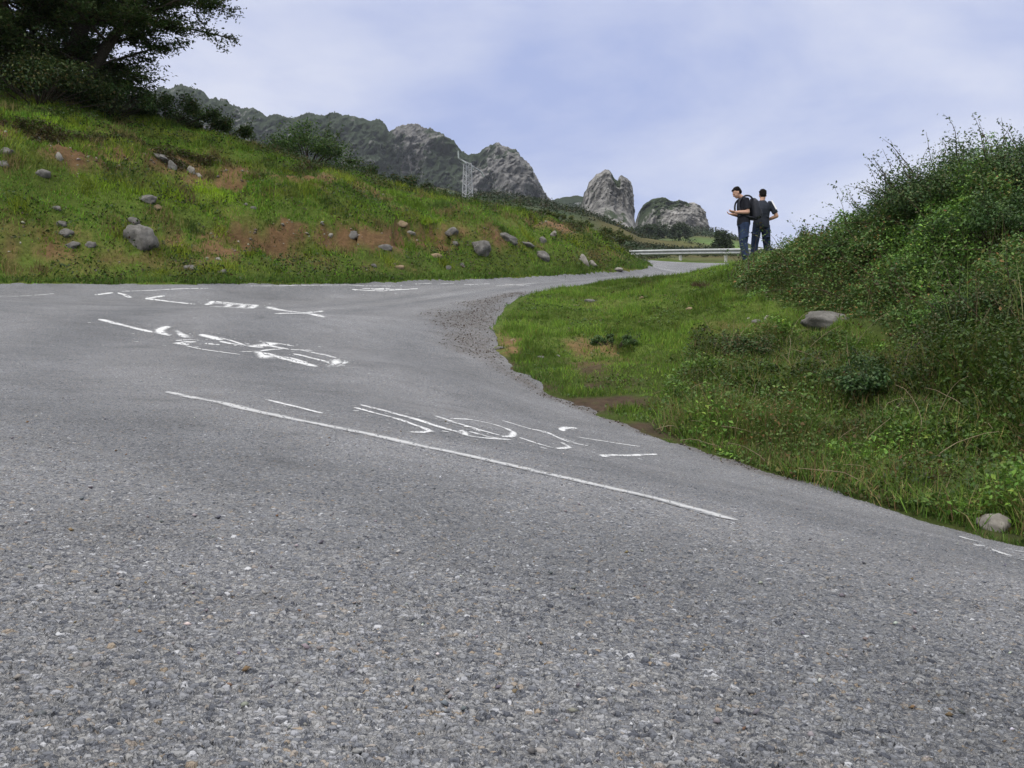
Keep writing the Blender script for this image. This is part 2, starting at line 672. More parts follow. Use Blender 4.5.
# road sheet, fine enough near the lens for real stones
rs = [.22]
while rs[-1] < .80:
    rs.append(rs[-1] * 1.02)
while rs[-1] < 3.2:
    rs.append(rs[-1] + rs[-1] ** 2 / 350 * 1.15)
while rs[-1] < 62:
    rs.append(rs[-1] * 1.0055)
rx, ry, rf = polar(np.array(rs), azimuths(.00115))
rsd = road_sd(rx, ry)
used, rf = keep_faces(rx, ry, rf, (rsd[rf] < 0.07).all(1))
rx, ry, rsd = rx[used], ry[used], rsd[used]
rz = H(rx, ry)


# gravel spread over the inside of the bend: distance based on an authored line
def gravel_amount(x, y):
    g = np.array([(1.9, 7.0), (1.1, 8.4), (.42, 10.2), (-.15, 12.0), (-.50, 13.7), (-.68, 15.2), (-.40, 17.0), (.1, 18.3)])
    d = poly_dist(x, y, catmull(g), closed=False)
    wdt = .16 + .80 * np.exp(-((y - 15.0) / 2.4) ** 2)
    n = fbm(np.stack([x, y, 0 * x], 1) * 1.4, 4, 77)
    return smooth(0, 1.1, 1.15 - d / wdt + (n - .5) * 1.8)


rg = gravel_amount(rx, ry)
m = NT('worn_asphalt')
v = m.pos()
col, hgt = asphalt_color(m, v)
ga = m.attr('gravel').outputs['Fac']
gc = m.n('TexVoronoi', Scale=85.)
m.l(v, gc.inputs['Vector'])
gsep = m.n('SeparateColor')
m.l(gc.outputs['Color'], gsep.inputs[0])
gcol = m.ramp(gsep.outputs[0], [(0, (.035, .029, .025)), (.5, (.075, .064, .056)), (.9, (.125, .112, .102)), (1, (.26, .245, .23))])
gmask = m.math('MULTIPLY', ga, m.ramp(m.noise(v, 14, 3), [(.30, .15), (.62, 1.)]))
col = m.mix(m.math('MULTIPLY', gmask, .88), col, gcol)
at = m.attr('track').outputs['Fac']
col = m.mix(1.0, col, m.ramp(at, [(.1, (.86, .87, .89)), (.5, (1.04, 1.04, 1.05)), (.95, (1.2, 1.19, 1.19))]), 'MULTIPLY')
b = m.bsdf(col, .82, .25)
dn = m.n('Displacement', Scale=.0046, Midlevel=.0)
m.l(hgt, dn.inputs['Height'])
m.l(dn.outputs[0], m.out.inputs['Displacement'])
m.m.displacement_method = 'BOTH'
ROADMAT = m.m
# wheel tracks polished along the lane
dmid = poly_dist(rx, ry, catmull([(14, -13), (6, -4), (.6, 2.8), (-2, 6), (-3.4, 10), (-3.9, 14), (-2.6, 18), (0, 21.3), (4, 25), (8, 31), (9, 38)]), closed=False)
tr = .5 + .5 * np.cos(dmid / 1.75 * 2 * math.pi / 1.0) * np.exp(-(dmid / 4) ** 2)
tr = np.clip(tr * .6 + .4 * fbm(np.stack([rx, ry, 0 * rx], 1) * np.array([.5, .5, 1]), 4, 91), 0, 1)
micro = (fbm(np.stack([rx, ry, 0 * rx], 1) * 1.3, 3, 92) - .5) * .02
rz = rz + micro
road = mesh_np('road', np.stack([rx, ry, rz], 1), rf, ROADMAT, smooth_shade=True, attrs={'gravel': rg, 'track': tr})
tag(road, kind='structure')


def road_z(x, y):
    x = np.atleast_1d(x)
    y = np.atleast_1d(y)
    return H(x, y) + (fbm(np.stack([x, y, 0 * x], 1) * 1.3, 3, 92) - .5) * .02


# ------------------------------------------------------------------ painted lines and letters on the road
def paintmat(name, lo, hi, white=.62):
    m = NT(name)
    v = m.pos()
    col, hgt = asphalt_color(m, v)
    e = m.attr('edge').outputs['Fac']
    w = m.noise(v, 60, 4, .7)
    w2 = m.noise(v, 5, 4, .65)
    w3 = m.noise(v, 16, 4, .7)
    k = m.math('ADD', m.math('MULTIPLY', w, .30), m.math('MULTIPLY', w2, .45))
    k = m.math('ADD', k, m.math('MULTIPLY', w3, .50))
    k = m.math('ADD', k, m.math('MULTIPLY', e, .40))
    mask = m.ramp(k, [(lo, 0), (hi, 1)])
    pc = m.ramp(w, [(.3, (white * .86, white * .87, white * .88)), (.7, (white, white, white))])
    c = m.mix(mask, col, pc)
    m.bsdf(c, .75, .3, hgt, .30, .004)
    return m.m


PAINT_LINE = paintmat('old_lane_paint', .84, 1.36, .42)
PAINT_HAND = paintmat('brushed_white_paint', .80, 1.10, .58)


def ribbon(name, pts, width, mat, lift=.0030):
    """pts are sight lines (u, v); the ribbon lies on the road where they land"""
    w = np.array([hit(u, v, road_z)[:2] for u, v in pts])
    seg = np.linalg.norm(np.diff(w, axis=0), axis=1)
    s = np.concatenate([[0], np.cumsum(seg)])
    n = max(8, int(s[-1] / .03))
    n = min(n, 400)
    t = np.linspace(0, s[-1], n)
    line = np.stack([np.interp(t, s, w[:, 0]), np.interp(t, s, w[:, 1])], 1)
    if len(pts) > 2:                                   # soften corners
        for _ in range(3):
            line[1:-1] = (line[:-2] + 2 * line[1:-1] + line[2:]) / 4
    tg = np.gradient(line, axis=0)
    tg /= np.linalg.norm(tg, axis=1)[:, None] + 1e-9
    nr = np.stack([-tg[:, 1], tg[:, 0]], 1)
    wob = .75 + .5 * fbm(np.stack([line[:, 0] * 5, line[:, 1] * 5, 0 * t], 1), 3, hash(name) % 97)
    end = np.minimum(1, np.minimum(t, t[-1] - t) / (width * .6) + .35)
    m_ = 7
    off = np.linspace(-.5, .5, m_)
    x = line[:, None, 0] + nr[:, None, 0] * off[None] * (width * wob * end)[:, None]
    y = line[:, None, 1] + nr[:, None, 1] * off[None] * (width * wob * end)[:, None]
    z = road_z(x.ravel(), y.ravel()) + lift
    i = np.arange(n - 1)[:, None] * m_ + np.arange(m_ - 1)[None]
    f = np.stack([i, i + 1, i + m_ + 1, i + m_], -1).reshape(-1, 4)[:, ::-1]
    e = np.tile(1 - (2 * np.abs(off)) ** 2, (n, 1)).ravel()
    return mesh_np(name, np.stack([x.ravel(), y.ravel(), z], 1), f, mat, parent=road, smooth_shade=True, attrs={'edge': e})


def blob(name, pts, mat, lift=.0032):
    """a filled daub of paint"""
    w = np.array([hit(u, v, road_z)[:2] for u, v in pts])
    w = catmull(np.vstack([w, w[:1]]), 6)[:-1]
    c = w.mean(0)
    rings = np.linspace(0, 1, 7)[1:]
    V = [c]
    E = [1.]
    for r in rings:
        for p in w:
            V.append(c + (p - c) * r)
            E.append(1 - r ** 2)
    V = np.array(V)
    n = len(w)
    q = []
    tri = []
    for k in range(n):
        tri.append([0, 1 + k, 1 + (k + 1) % n])
        for j in range(len(rings) - 1):
            a = 1 + j * n
            q.append([a + k, a + n + k, a + n + (k + 1) % n, a + (k + 1) % n])
    area = 0.5 * np.sum(w[:, 0] * np.roll(w[:, 1], -1) - np.roll(w[:, 0], -1) * w[:, 1])
    q, tri = np.array(q), np.array(tri)
    if area < 0:
        q, tri = q[:, ::-1], tri[:, ::-1]
    z = road_z(V[:, 0], V[:, 1]) + lift
    return mesh_np(name, np.column_stack([V, z]), [tri, q], mat, parent=road, smooth_shade=True, attrs={'edge': np.array(E)})


def lane(pts, w=.11):
    ribbon('lane_line', pts, w * 1.15, PAINT_LINE)


def brush(pts, w=.06):
    ribbon('painted_stroke', pts, w * 1.5, PAINT_HAND)


def daub(pts):
    blob('painted_daub', pts, PAINT_HAND)


lane([(168, 392), (230, 405), (300, 421), (380, 437), (450, 452), (520, 468), (590, 484), (660, 500), (735, 521)], .092)
lane([(-60, 299), (0, 296.3), (54, 294)], .07)
lane([(121, 291.6), (165, 290.3), (210, 289.3)], .075)
lane([(250, 286.6), (300, 285.8), (345, 285.6), (395, 286.4)], .05)
lane([(415, 284.2), (432, 283.6)], .05)
lane([(437, 284.6), (456, 283.4)], .05)
# words brushed on the upper part of the bend
for p, w in (([(95, 295), (113, 293)], .10), ([(116, 293), (124, 295), (130, 298)], .10), ([(146, 299), (156, 297.2), (165, 296)], .12),
             ([(146, 299), (160, 300.6), (195, 304.5)], .13), ([(207, 305), (214, 301.6), (256, 305.2), (250, 308.6), (210, 306.6)], .12),
             ([(222, 304), (240, 305)], .14), ([(231, 303), (226, 307.6)], .12), ([(244, 304.4), (240, 308)], .12), ([(214, 302.5), (230, 302.6)], .14),
             ([(269, 307), (290, 311.5), (323, 317.6)], .15), ([(275, 314), (302, 313.4), (322, 311)], .10),
             ([(352, 290), (372, 291), (384, 291.4), (418, 289)], .06), ([(362, 288.8), (390, 289)], .05), ([(372, 290), (402, 289.8)], .05),
             ([(464, 284.8), (490, 284)], .05), ([(470, 285.6), (484, 284.6)], .04), ([(496, 286), (524, 284.6), (536, 283.2)], .055), ([(505, 284.4), (530, 285.6)], .04)):
    brush(p, w)
# second word
for p, w in (([(99.5, 319.6), (115, 323.6), (135, 328.6), (154, 333)], .085), ([(168, 326.6), (160, 330), (160, 333), (169, 336)], .10),
             ([(201, 334.8), (209, 337), (221, 340.6)], .12), ([(220, 341.6), (230, 344), (243, 345.4)], .07), ([(179, 343), (182, 344.6), (186, 345.6)], .14),
             ([(181, 342.6), (196, 342.2)], .08), ([(205, 343.6), (220, 345.2)], .09), ([(186, 346), (204, 350), (240, 355)], .035),
             ([(247, 346), (263, 348)], .11), ([(250, 347), (268, 345), (275, 343)], .12), ([(268, 346), (292, 350), (312, 350.6)], .07), ([(262, 342.6), (280, 344), (294, 346.6)], .05),
             ([(263, 353), (280, 358), (298, 362.6), (316, 367)], .09), ([(294, 354), (312, 358.6), (332, 363)], .07), ([(310, 352), (330, 356)], .04),
             ([(330, 364), (337, 360), (344, 361.6), (338, 364)], .09), ([(329, 367.6), (338, 365), (345, 366)], .07)):
    brush(p, w)
daub([(171, 329.6), (178, 330), (186, 334), (194, 338.6), (184, 339), (177, 336)])
daub([(251, 350), (260, 351), (266, 355), (278, 358.6), (266, 360), (257, 358)])
daub([(329, 361), (336, 358.6), (344, 361), (340, 365), (330, 368)])
# third word, nearer the lens
for p, w in (([(267, 400), (285, 404.6), (322, 414)], .045), ([(355, 408), (378, 414.4), (404, 421.6), (424, 428.6), (431, 432), (420, 433), (410, 432.6)], .035),
             ([(361, 405), (384, 411), (410, 418), (440, 427.6), (466, 434.4)], .05), ([(436, 416.4), (455, 423), (478, 430), (500, 436)], .045),
             ([(450, 419), (470, 419.6), (494, 424.6), (507, 429), (514, 433), (512, 437), (500, 437)], .035), ([(462, 431), (466, 436), (482, 438.6), (510, 440)], .04),
             ([(502.6, 421), (524, 427.6), (548, 433.6), (570, 443), (588, 446)], .04), ([(528, 429), (545, 431.6), (552, 435)], .05),
             ([(520, 438), (546, 446.6), (556, 449.4), (570, 448), (562, 443)], .032), ([(577, 428.4), (568, 427.8), (561, 429.6), (563, 431.6)], .05),
             ([(576, 437), (600, 441), (640, 447)], .025), ([(602, 457), (612, 455.4), (640, 455), (657, 454.6)], .04)):
    brush(p, w)
for p, w in (([(372, 408), (392, 413), (414, 420)], .03), ([(446, 422), (462, 425), (480, 432)], .03), ([(470, 432), (490, 438), (502, 439)], .05), ([(535, 430), (560, 438), (578, 444)], .035),
             ([(215, 337), (232, 341), (246, 346)], .05), ([(240, 352), (256, 352), (270, 350), (284, 349)], .06), ([(272, 356), (290, 358), (306, 363)], .07), ([(300, 350), (318, 354), (336, 358)], .05),
             ([(212, 303.4), (234, 304), (252, 306.4)], .12), ([(214, 307), (236, 307.6)], .10), ([(176, 341), (190, 340), (200, 340.6)], .07)):
    brush(p, w * .8)
# fourth, cut by the frame's right edge
for p, w in (([(960, 537), (970, 540), (984, 543)], .035), ([(988, 549), (1000, 553), (1008, 556)], .05), ([(1004, 549), (1030, 553.4)], .04), ([(1006, 557), (1034, 563)], .03),
             ([(975, 546), (1000, 549.6), (1036, 559)], .018)):
    brush(p, w)

# drips and flecks of paint round the brushed words
fk = []
for o in list(road.children):
    if not o.name.startswith('painted'):
        continue
    co = np.array([q.co[:] for q in o.data.vertices])
    m_ = 7 + len(co) // 40
    q = co[RNG.integers(0, len(co), m_)]
    sp = .09 + .012 * q[:, 1:2]
    fk.append(q[:, :2] + RNG.normal(size=(m_, 2)) * sp)
fk = np.vstack(fk)
fk = fk[road_sd(fk[:, 0], fk[:, 1]) < -.15]
n = len(fk)
rr = (.004 + .013 * RNG.random(n) ** 3) * (1 + fk[:, 1] * .02)
an = np.linspace(0, 2 * np.pi, 7)[:-1]
X = fk[:, None, 0] + np.cos(an)[None] * rr[:, None] * (.6 + .8 * RNG.random((n, 6)))
Yq = fk[:, None, 1] + np.sin(an)[None] * rr[:, None] * (.6 + .8 * RNG.random((n, 6))) * 1.3
Zq = road_z(X.ravel(), Yq.ravel()) + .0045
tag(mesh_np('paint_flecks', np.column_stack([X.ravel(), Yq.ravel(), Zq]), np.arange(6 * n).reshape(-1, 6), PAINT_HAND, parent=road,
            attrs={'edge': np.repeat(.35 + .6 * RNG.random(n), 6)}), kind='stuff')

# ------------------------------------------------------------------ ground sheet
gs = [.2]
while gs[-1] < 3:
    gs.append(gs[-1] * 1.05)
while gs[-1] < 62:
    gs.append(gs[-1] * 1.0085)
while gs[-1] < 2450:
    gs.append(gs[-1] * 1.03)
gx, gy, gf = polar(np.array(gs), azimuths(.0018))
gsd = road_sd(gx, gy)
gz = H(gx, gy) + ground_noise(gx, gy, gsd)
gz = gz - .10 * smooth(.02, -.25, gsd)
gz = gz + .03 * smooth(-.05, .12, gsd)


def soil_mask(x, y, z):
    """bare earth where the bank has slipped and along the inner verge"""
    spots = [(48, 138, 60, 8, .9), (88, 152, 24, 12, 1), (60, 160, 26, 9, .6), (186, 168, 44, 13, .9), (215, 180, 22, 9, .7), (322, 181, 38, 7, .9), (553, 227, 30, 8, 1),
             (252, 240, 50, 13, .8), (335, 238, 60, 10, .75), (410, 236, 50, 8, .9), (470, 232, 30, 6, .6), (228, 252, 70, 7, .6), (150, 262, 60, 6, .4),
             (40, 232, 40, 14, .35), (505, 243, 26, 8, .5), (590, 258, 14, 9, .5), (300, 262, 90, 6, .4), (20, 250, 22, 10, .5),
             (604, 350, 34, 12, .62), (592, 372, 30, 10, .55), (600, 406, 70, 6, .8), (545, 386, 34, 7, 1.), (660, 428, 60, 6, .8), (510, 352, 14, 14, .8), (760, 440, 26, 6, .6), (740, 330, 30, 5, .3)]
    mk = np.zeros(len(x))
    n = fbm(np.stack([x, y, z], 1) * 1.9, 6, 61, .62)
    for u, v, a, b_, w in spots:
        c = hit(u, v)
        k = c[1] / F
        d2 = ((x - c[0]) / (a * k)) ** 2 + ((z - c[2]) / (b_ * k)) ** 2 + ((y - c[1]) / (3.0)) ** 2
        mk = np.maximum(mk, 1.35 * w * np.clip(1.5 - np.sqrt(d2) + (n - .5) * 4.2, 0, 1))
    sc = scarp_dist(x, y)
    band = smooth(-.06, .02, sc) * (1 - smooth(.28, .62, sc)) * smooth(.30, .50, n)
    return np.clip(np.maximum(mk, 1.1 * band), 0, 1)


gr = np.hypot(gx, gy)
soil = np.zeros(len(gx))
near = gr < 45
soil[near] = soil_mask(gx[near], gy[near], gz[near])
pp = np.stack([gx, gy, gz], 1)
n1 = fbm(pp * .8, 4, 51)
soil = np.clip(soil + .35 * smooth(.55, .75, n1) * near, 0, 1)
grass_c = np.array([.062, .090, .016])
earth_c = np.array([.112, .068, .034])
tint = grass_c[None] * (.75 + .5 * n1[:, None])
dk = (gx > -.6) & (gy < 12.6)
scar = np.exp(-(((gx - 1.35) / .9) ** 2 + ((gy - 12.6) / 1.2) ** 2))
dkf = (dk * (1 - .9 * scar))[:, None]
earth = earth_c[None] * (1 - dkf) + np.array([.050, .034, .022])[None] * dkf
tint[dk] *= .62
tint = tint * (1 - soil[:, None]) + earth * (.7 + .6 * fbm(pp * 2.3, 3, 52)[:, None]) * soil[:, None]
# far land: heath, scrub and one pale meadow
heath = np.array([.064, .058, .022])
scrub = np.array([.026, .044, .018])
nf = fbm(pp * .03, 5, 53)
farc = heath[None] * (1 - smooth(.42, .6, nf))[:, None] + scrub[None] * smooth(.42, .6, nf)[:, None]
fu = CX + F * gx / np.maximum(gy, 1)
mead = smooth(650, 690, fu) * (1 - smooth(742, 775, fu)) * smooth(190, 230, gr) * (1 - smooth(330, 380, gr)) * (gy > 0)
farc = farc * (1 - mead[:, None]) + np.array([.07, .11, .03])[None] * mead[:, None]
wf = smooth(55, 95, gr)[:, None]
tint = tint * (1 - wf) + farc * wf

def xy(*uv):
    return [tuple(hit(u, v)[:2]) for u, v in uv]


# where leafy weeds and brambles grow, the shade under them is painted into the ground tint
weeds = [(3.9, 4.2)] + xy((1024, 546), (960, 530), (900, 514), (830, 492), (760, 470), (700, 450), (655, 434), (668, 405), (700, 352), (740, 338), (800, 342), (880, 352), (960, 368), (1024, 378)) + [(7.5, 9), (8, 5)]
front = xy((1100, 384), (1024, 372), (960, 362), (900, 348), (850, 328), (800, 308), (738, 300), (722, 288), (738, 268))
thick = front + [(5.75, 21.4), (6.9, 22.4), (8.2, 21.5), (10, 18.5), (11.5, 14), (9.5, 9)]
under_shade = np.zeros(len(gx))
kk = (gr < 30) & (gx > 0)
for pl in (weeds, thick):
    under_shade[kk] = np.maximum(under_shade[kk], smooth(.25, -.35, poly_dist(gx[kk], gy[kk], np.array(pl))))
under_shade = (under_shade * (.55 + .6 * fbm(pp * 1.4, 4, 137)))[:, None]
under_shade = np.clip(under_shade, 0, 1)
tint = tint * (1 - under_shade) + np.array([.026, .030, .012])[None] * under_shade
um = NT('grassy_earth')
v = um.pos()
a = um.attr('tint').outputs['Color']
nz1 = um.noise(v, 9, 6, .7)
nz2 = um.noise(v, .22, 6, .65)
c = um.mix(1.0, a, um.ramp(nz1, [(.25, .55), (.75, 1.5)]), 'MULTIPLY')
c = um.mix(1.0, c, um.ramp(nz2, [(.3, .7), (.7, 1.35)]), 'MULTIPLY')
um.bsdf(c, .95, .1, nz1, .8, .05)
keepf = ~(gsd[gf] < -.45).all(1)
used, gf2 = keep_faces(gx, gy, gf, keepf)
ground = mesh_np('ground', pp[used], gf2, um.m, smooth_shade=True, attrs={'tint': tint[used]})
tag(ground, kind='structure')
# ------------------------------------------------------------------ mountains and rock stacks
def rockmat(name, rock, veg):
    m = NT(name)
    v = m.pos()
    a = m.attr('rock').outputs['Fac']
    st = m.n('Mapping')
    st.inputs['Scale'].default_value = (1, 1, .28)
    m.l(v, st.inputs['Vector'])
    n1 = m.noise(st.outputs[0], .035, 8, .62, .6)
    n2 = m.noise(st.outputs[0], .16, 8, .68)
    n3 = m.noise(v, .045, 9, .75)
    rc = m.ramp(n2, [(.28, tuple(c * .62 for c in rock)), (.5, rock), (.74, tuple(c * 1.22 for c in rock))])
    cr = m.n('Mapping')
    cr.inputs['Scale'].default_value = (1, 1, .20)
    m.l(v, cr.inputs['Vector'])
    ca = m.math('ABSOLUTE', m.math('SUBTRACT', m.noise(cr.outputs[0], .06, 5, .6, 1.0), .5))
    cb_ = m.math('ABSOLUTE', m.math('SUBTRACT', m.noise(v, .035, 6, .62, .8), .5))
    rc = m.mix(1.0, rc, m.ramp(ca, [(0, .45), (.045, 1)]), 'MULTIPLY')
    rc = m.mix(1.0, rc, m.ramp(cb_, [(0, .55), (.03, 1)]), 'MULTIPLY')
    rc = m.mix(1.0, rc, m.ramp(n1, [(.3, .74), (.62, 1.1)]), 'MULTIPLY')
    vc = m.ramp(n3, [(.3, tuple(c * .6 for c in veg)), (.7, tuple(c * 1.35 for c in veg))])
    k = m.math('ADD', a, m.math('MULTIPLY', m.math('SUBTRACT', n3, .5), 2.2))
    k = m.math('ADD', k, m.math('MULTIPLY', m.math('SUBTRACT', n2, .5), .7))
    c = m.mix(m.ramp(k, [(.44, 0), (.56, 1)]), vc, rc)
    m.bsdf(c, .95, .1, n2, .5, 2.0)
    return m.m


def ridge(name, crest, Yc, depth, vbase, rockf, mat, amp=45., steep=2.2, step=.8, bulge=0., freq=.018, rows=110, seed=0, cut=.55):
    """a mountain face: crest line, a front that drops to its foot and a back slope"""
    crest = np.array(crest, float)
    us = np.arange(crest[0, 0], crest[-1, 0] + .01, step)
    vc = np.interp(us, crest[:, 0], crest[:, 1])
    s_ = (us - us[0]) / (us[-1] - us[0])
    yc = Yc(us) if callable(Yc) else np.full(len(us), float(Yc))
    X = (us - CX) / F * yc
    zc_ = (CY - vc) / F * yc
    zb = (CY - np.interp(us, vbase[0], vbase[1])) / F * (yc - depth)
    p1 = np.stack([X, yc * 0 + seed * 31., zc_ * 0], 1)
    zc_ = zc_ + (fbm(p1 * freq * 5, 5, seed + 3, .62) - .5) * (13 if amp > 40 else 4.5) * (yc / 1000.)
    bl = np.sqrt(np.clip(1 - (2 * s_ - 1) ** 2, 0, 1)) if bulge else np.zeros(len(us))
    t = np.concatenate([np.linspace(0, 1, rows), 1 + np.linspace(.05, 1, 14)])
    T, XX = np.meshgrid(t, X, indexing='ij')
    YC, ZC, ZB, BL = (np.broadcast_to(a, T.shape) for a in (yc, zc_, zb, bl))
    fr = np.clip(T, 0, 1)
    prof = np.where(fr < cut, fr / cut * .42, .42 + .58 * ((fr - cut) / (1 - cut)) ** (1 / 1.15))
    yy = np.where(fr < cut, fr / cut * (1 - .30 / steep), (1 - .30 / steep) + .30 / steep * ((fr - cut) / (1 - cut)) ** 1.5)
    Yv = YC - depth + depth * yy - bulge * BL * (1 - .25 * fr)
    Zv = ZB + (ZC - ZB) * prof
    bk = np.clip(T - 1, 0, 1)
    Yv = Yv + bk * depth * .9 + (bulge * BL * bk * .75 * 1.0)
    Zv = Zv - bk ** 1.4 * (ZC - ZB) * .9
    q = np.stack([XX.ravel(), Yv.ravel(), Zv.ravel()], 1)
    qq = q * np.array([1, 1, .42])
    n = fbm(qq * freq, 6, seed, .5) - .5
    n2 = fbm(q * np.array([1, 1, .22]) * freq * 3.2, 5, seed + 7, .55, True) - .6
    n3 = fbm(q * freq * 9, 4, seed + 8, .6) - .5
    w = (smooth(0, .25, fr.ravel()) * (1 - .70 * smooth(.85, 1, fr.ravel())))
    q[:, 1] -= (n * amp * 1.6 + n2 * amp * .55 + n3 * amp * .30) * w
    q[:, 0] += n3 * amp * .15 * w
    n = n + .35 * n2
    rk = rockf(np.broadcast_to(us, T.shape).ravel(), fr.ravel(), n)
    nr, na = T.shape
    i = np.arange(nr - 1)[:, None] * na + np.arange(na - 1)[None, :]
    f = np.stack([i, i + 1, i + na + 1, i + na], -1).reshape(-1, 4)
    o = mesh_np(name, q, f, mat, smooth_shade=True, attrs={'rock': rk})
    tag(o, kind='structure')
    return o


MROCK = rockmat('limestone_mountain', (.158, .154, .148), (.026, .037, .020))
SROCK = rockmat('pale_limestone', (.225, .218, .205), (.036, .050, .024))


def main_rock(u, t, n):
    r = .06 + .34 * smooth(.50, .8, t) * smooth(380, 400, u) + .10 * smooth(.78, .92, t) * (1 - smooth(380, 400, u))
    r = r + .22 * np.exp(-((u - 418) / 14) ** 2) * smooth(.30, .55, t) + .20 * np.exp(-((u - 500) / 30) ** 2) * smooth(.45, .65, t)
    r = r - .25 * np.exp(-((u - 462) / 10) ** 2)
    return r + 1.1 * n


ridge('mountain', [(-260, 60), (-100, 66), (60, 80), (150, 92), (160, 86), (183, 84), (198, 90), (215, 97), (240, 106), (262, 112), (276, 117), (288, 115.5),
                   (310, 113), (330, 113), (352, 115), (372, 117), (382, 121), (387, 128), (390, 134), (395, 130), (402, 126), (412, 126), (424, 125),
                   (434, 130), (447, 137), (458, 146), (466, 152), (476, 153), (488, 147), (496, 144), (505, 147), (516, 149), (524, 155), (530, 163),
                   (537, 178), (543, 190), (549, 197), (560, 206), (575, 216), (590, 232)], lambda u: 1150 - .45 * (u - 150), 380,
      ([-300, 300, 480, 600], [150, 215, 222, 240]), main_rock, MROCK, amp=62, freq=.020, seed=2, step=.55, rows=170, cut=.5)
ridge('hill', [(520, 214), (545, 201), (556, 199), (566, 197), (578, 196.5), (592, 200), (606, 210), (620, 226)], 980, 160, ([500, 640], [232, 245]),
      lambda u, t, n: .05 + .5 * n, MROCK, amp=12, seed=5)
ridge('rock_stack', [(575.5, 231), (576.6, 218), (578, 211), (580.6, 205), (583, 196), (585.4, 193), (587, 187), (592, 183), (594, 180), (598, 178.5), (602, 176), (606, 177),
                     (609, 180.5), (611.4, 184.5), (614.4, 186), (616.4, 183), (620, 181.6), (625, 183), (629, 184.6), (631.6, 188), (633.6, 195), (634.6, 204), (634.8, 214), (634, 226), (632.5, 236)], 640, 30,
      ([560, 650], [232, 244]), lambda u, t, n: .72 + 1.0 * n - .65 * np.exp(-((u - 611 - 4 * (.85 - t)) / 4.5) ** 2) * smooth(.55, .8, t) - .35 * smooth(.90, 1, t) * (1 - smooth(612, 616, u)), SROCK, amp=13, steep=1.2,
      step=.18, bulge=26, freq=.05, seed=9, cut=.12, rows=150)
ridge('rock_stack', [(633, 232), (635, 224), (637, 214), (640, 208.6), (645, 206), (648, 203.6), (656, 202.6), (661, 203.6), (665, 206.6), (668, 207.6), (674, 205.4), (680, 207), (683, 208.6), (690, 207.6), (696, 210), (699, 213), (701, 218),
                     (702, 227), (704, 242)], 690, 60, ([620, 720], [240, 248]),
      lambda u, t, n: .48 + 1.1 * n + .22 * smooth(652, 668, u) * (1 - .6 * smooth(.75, 1, t)), SROCK, amp=17, steep=1.4, step=.22, bulge=30, freq=.045, seed=13, cut=.2, rows=130)


# ------------------------------------------------------------------ leaves and branches
LEAF = leafmat('green_leaf')
GRASS = leafmat('grass_blade', .25, .6, .15)
BARK = plain('rough_bark', (.055, .045, .035), .9, .1, var=.4, scale=30)


def unit(v):
    return v / (np.linalg.norm(v, axis=-1, keepdims=True) + 1e-9)


def rnd_dirs(n, up=.5):
    d = RNG.normal(size=(n, 3))
    d[:, 2] = np.abs(d[:, 2]) * 1.0 + up
    return unit(d)


def leaves(name, c, size, tint, mat=None, parent=None, up=.5, aspect=.55, loc=None, nrm=None):
    """one small folded face per leaf"""
    n = len(c)
    nm = rnd_dirs(n, up) if nrm is None else unit(nrm + RNG.normal(size=(n, 3)) * .55)
    a = unit(np.cross(nm, RNG.normal(size=(n, 3))))
    b = np.cross(nm, a)
    L = (size * (.7 + .6 * RNG.random(n)))[:, None]
    W = L * aspect
    v0 = c - a * L * .5
    v1 = c + b * W * .5 - a * L * .08 + nm * L * .10
    v2 = c + a * L * .5 - nm * L * .08
    v3 = c - b * W * .5 - a * L * .08 + nm * L * .10
    V = np.stack([v0, v1, v2, v3], 1).reshape(-1, 3)
    f = np.arange(4 * n).reshape(-1, 4)
    return mesh_np(name, V, f, mat or LEAF, parent, attrs={'tint': np.repeat(tint, 4, 0)}, loc=loc)


def blades(name, p, length, width, tint, mat=None, parent=None, lean=.45, loc=None, bend=True):
    n = len(p)
    az = RNG.random(n) * 2 * np.pi
    w = np.stack([np.cos(az), np.sin(az), 0 * az], 1)
    az2 = RNG.random(n) * 2 * np.pi
    ld = np.stack([np.cos(az2), np.sin(az2), 0 * az2], 1) * (RNG.random(n) * lean)[:, None]
    up = unit(np.array([0, 0, 1.]) + ld)
    tipd = unit(up + ld * 1.3 - np.array([0, 0, .25]) * RNG.random(n)[:, None])
    L, W = length[:, None], width[:, None]
    v0 = p - w * W * .5
    v1 = p + w * W * .5
    m_ = p + up * L * .55
    v2 = m_ + w * W * .42
    v3 = m_ - w * W * .42
    v4 = m_ + tipd * L * .5
    V = np.stack([v0, v1, v2, v3, v4], 1).reshape(-1, 3)
    b5 = np.arange(n) * 5
    q = np.stack([b5, b5 + 1, b5 + 2, b5 + 3], 1)
    t = np.stack([b5 + 3, b5 + 2, b5 + 4], 1)
    return mesh_np(name, V, [q, t], mat or GRASS, parent, attrs={'tint': np.repeat(tint, 5, 0)}, loc=loc)


def palette(n, cols, wts, var=.3):
    cols = np.array(cols)
    k = RNG.choice(len(cols), n, p=np.array(wts) / np.sum(wts))
    return cols[k] * (1 + (RNG.random((n, 1)) - .5) * 2 * var) * (1 + (RNG.random((n, 3)) - .5) * .2)


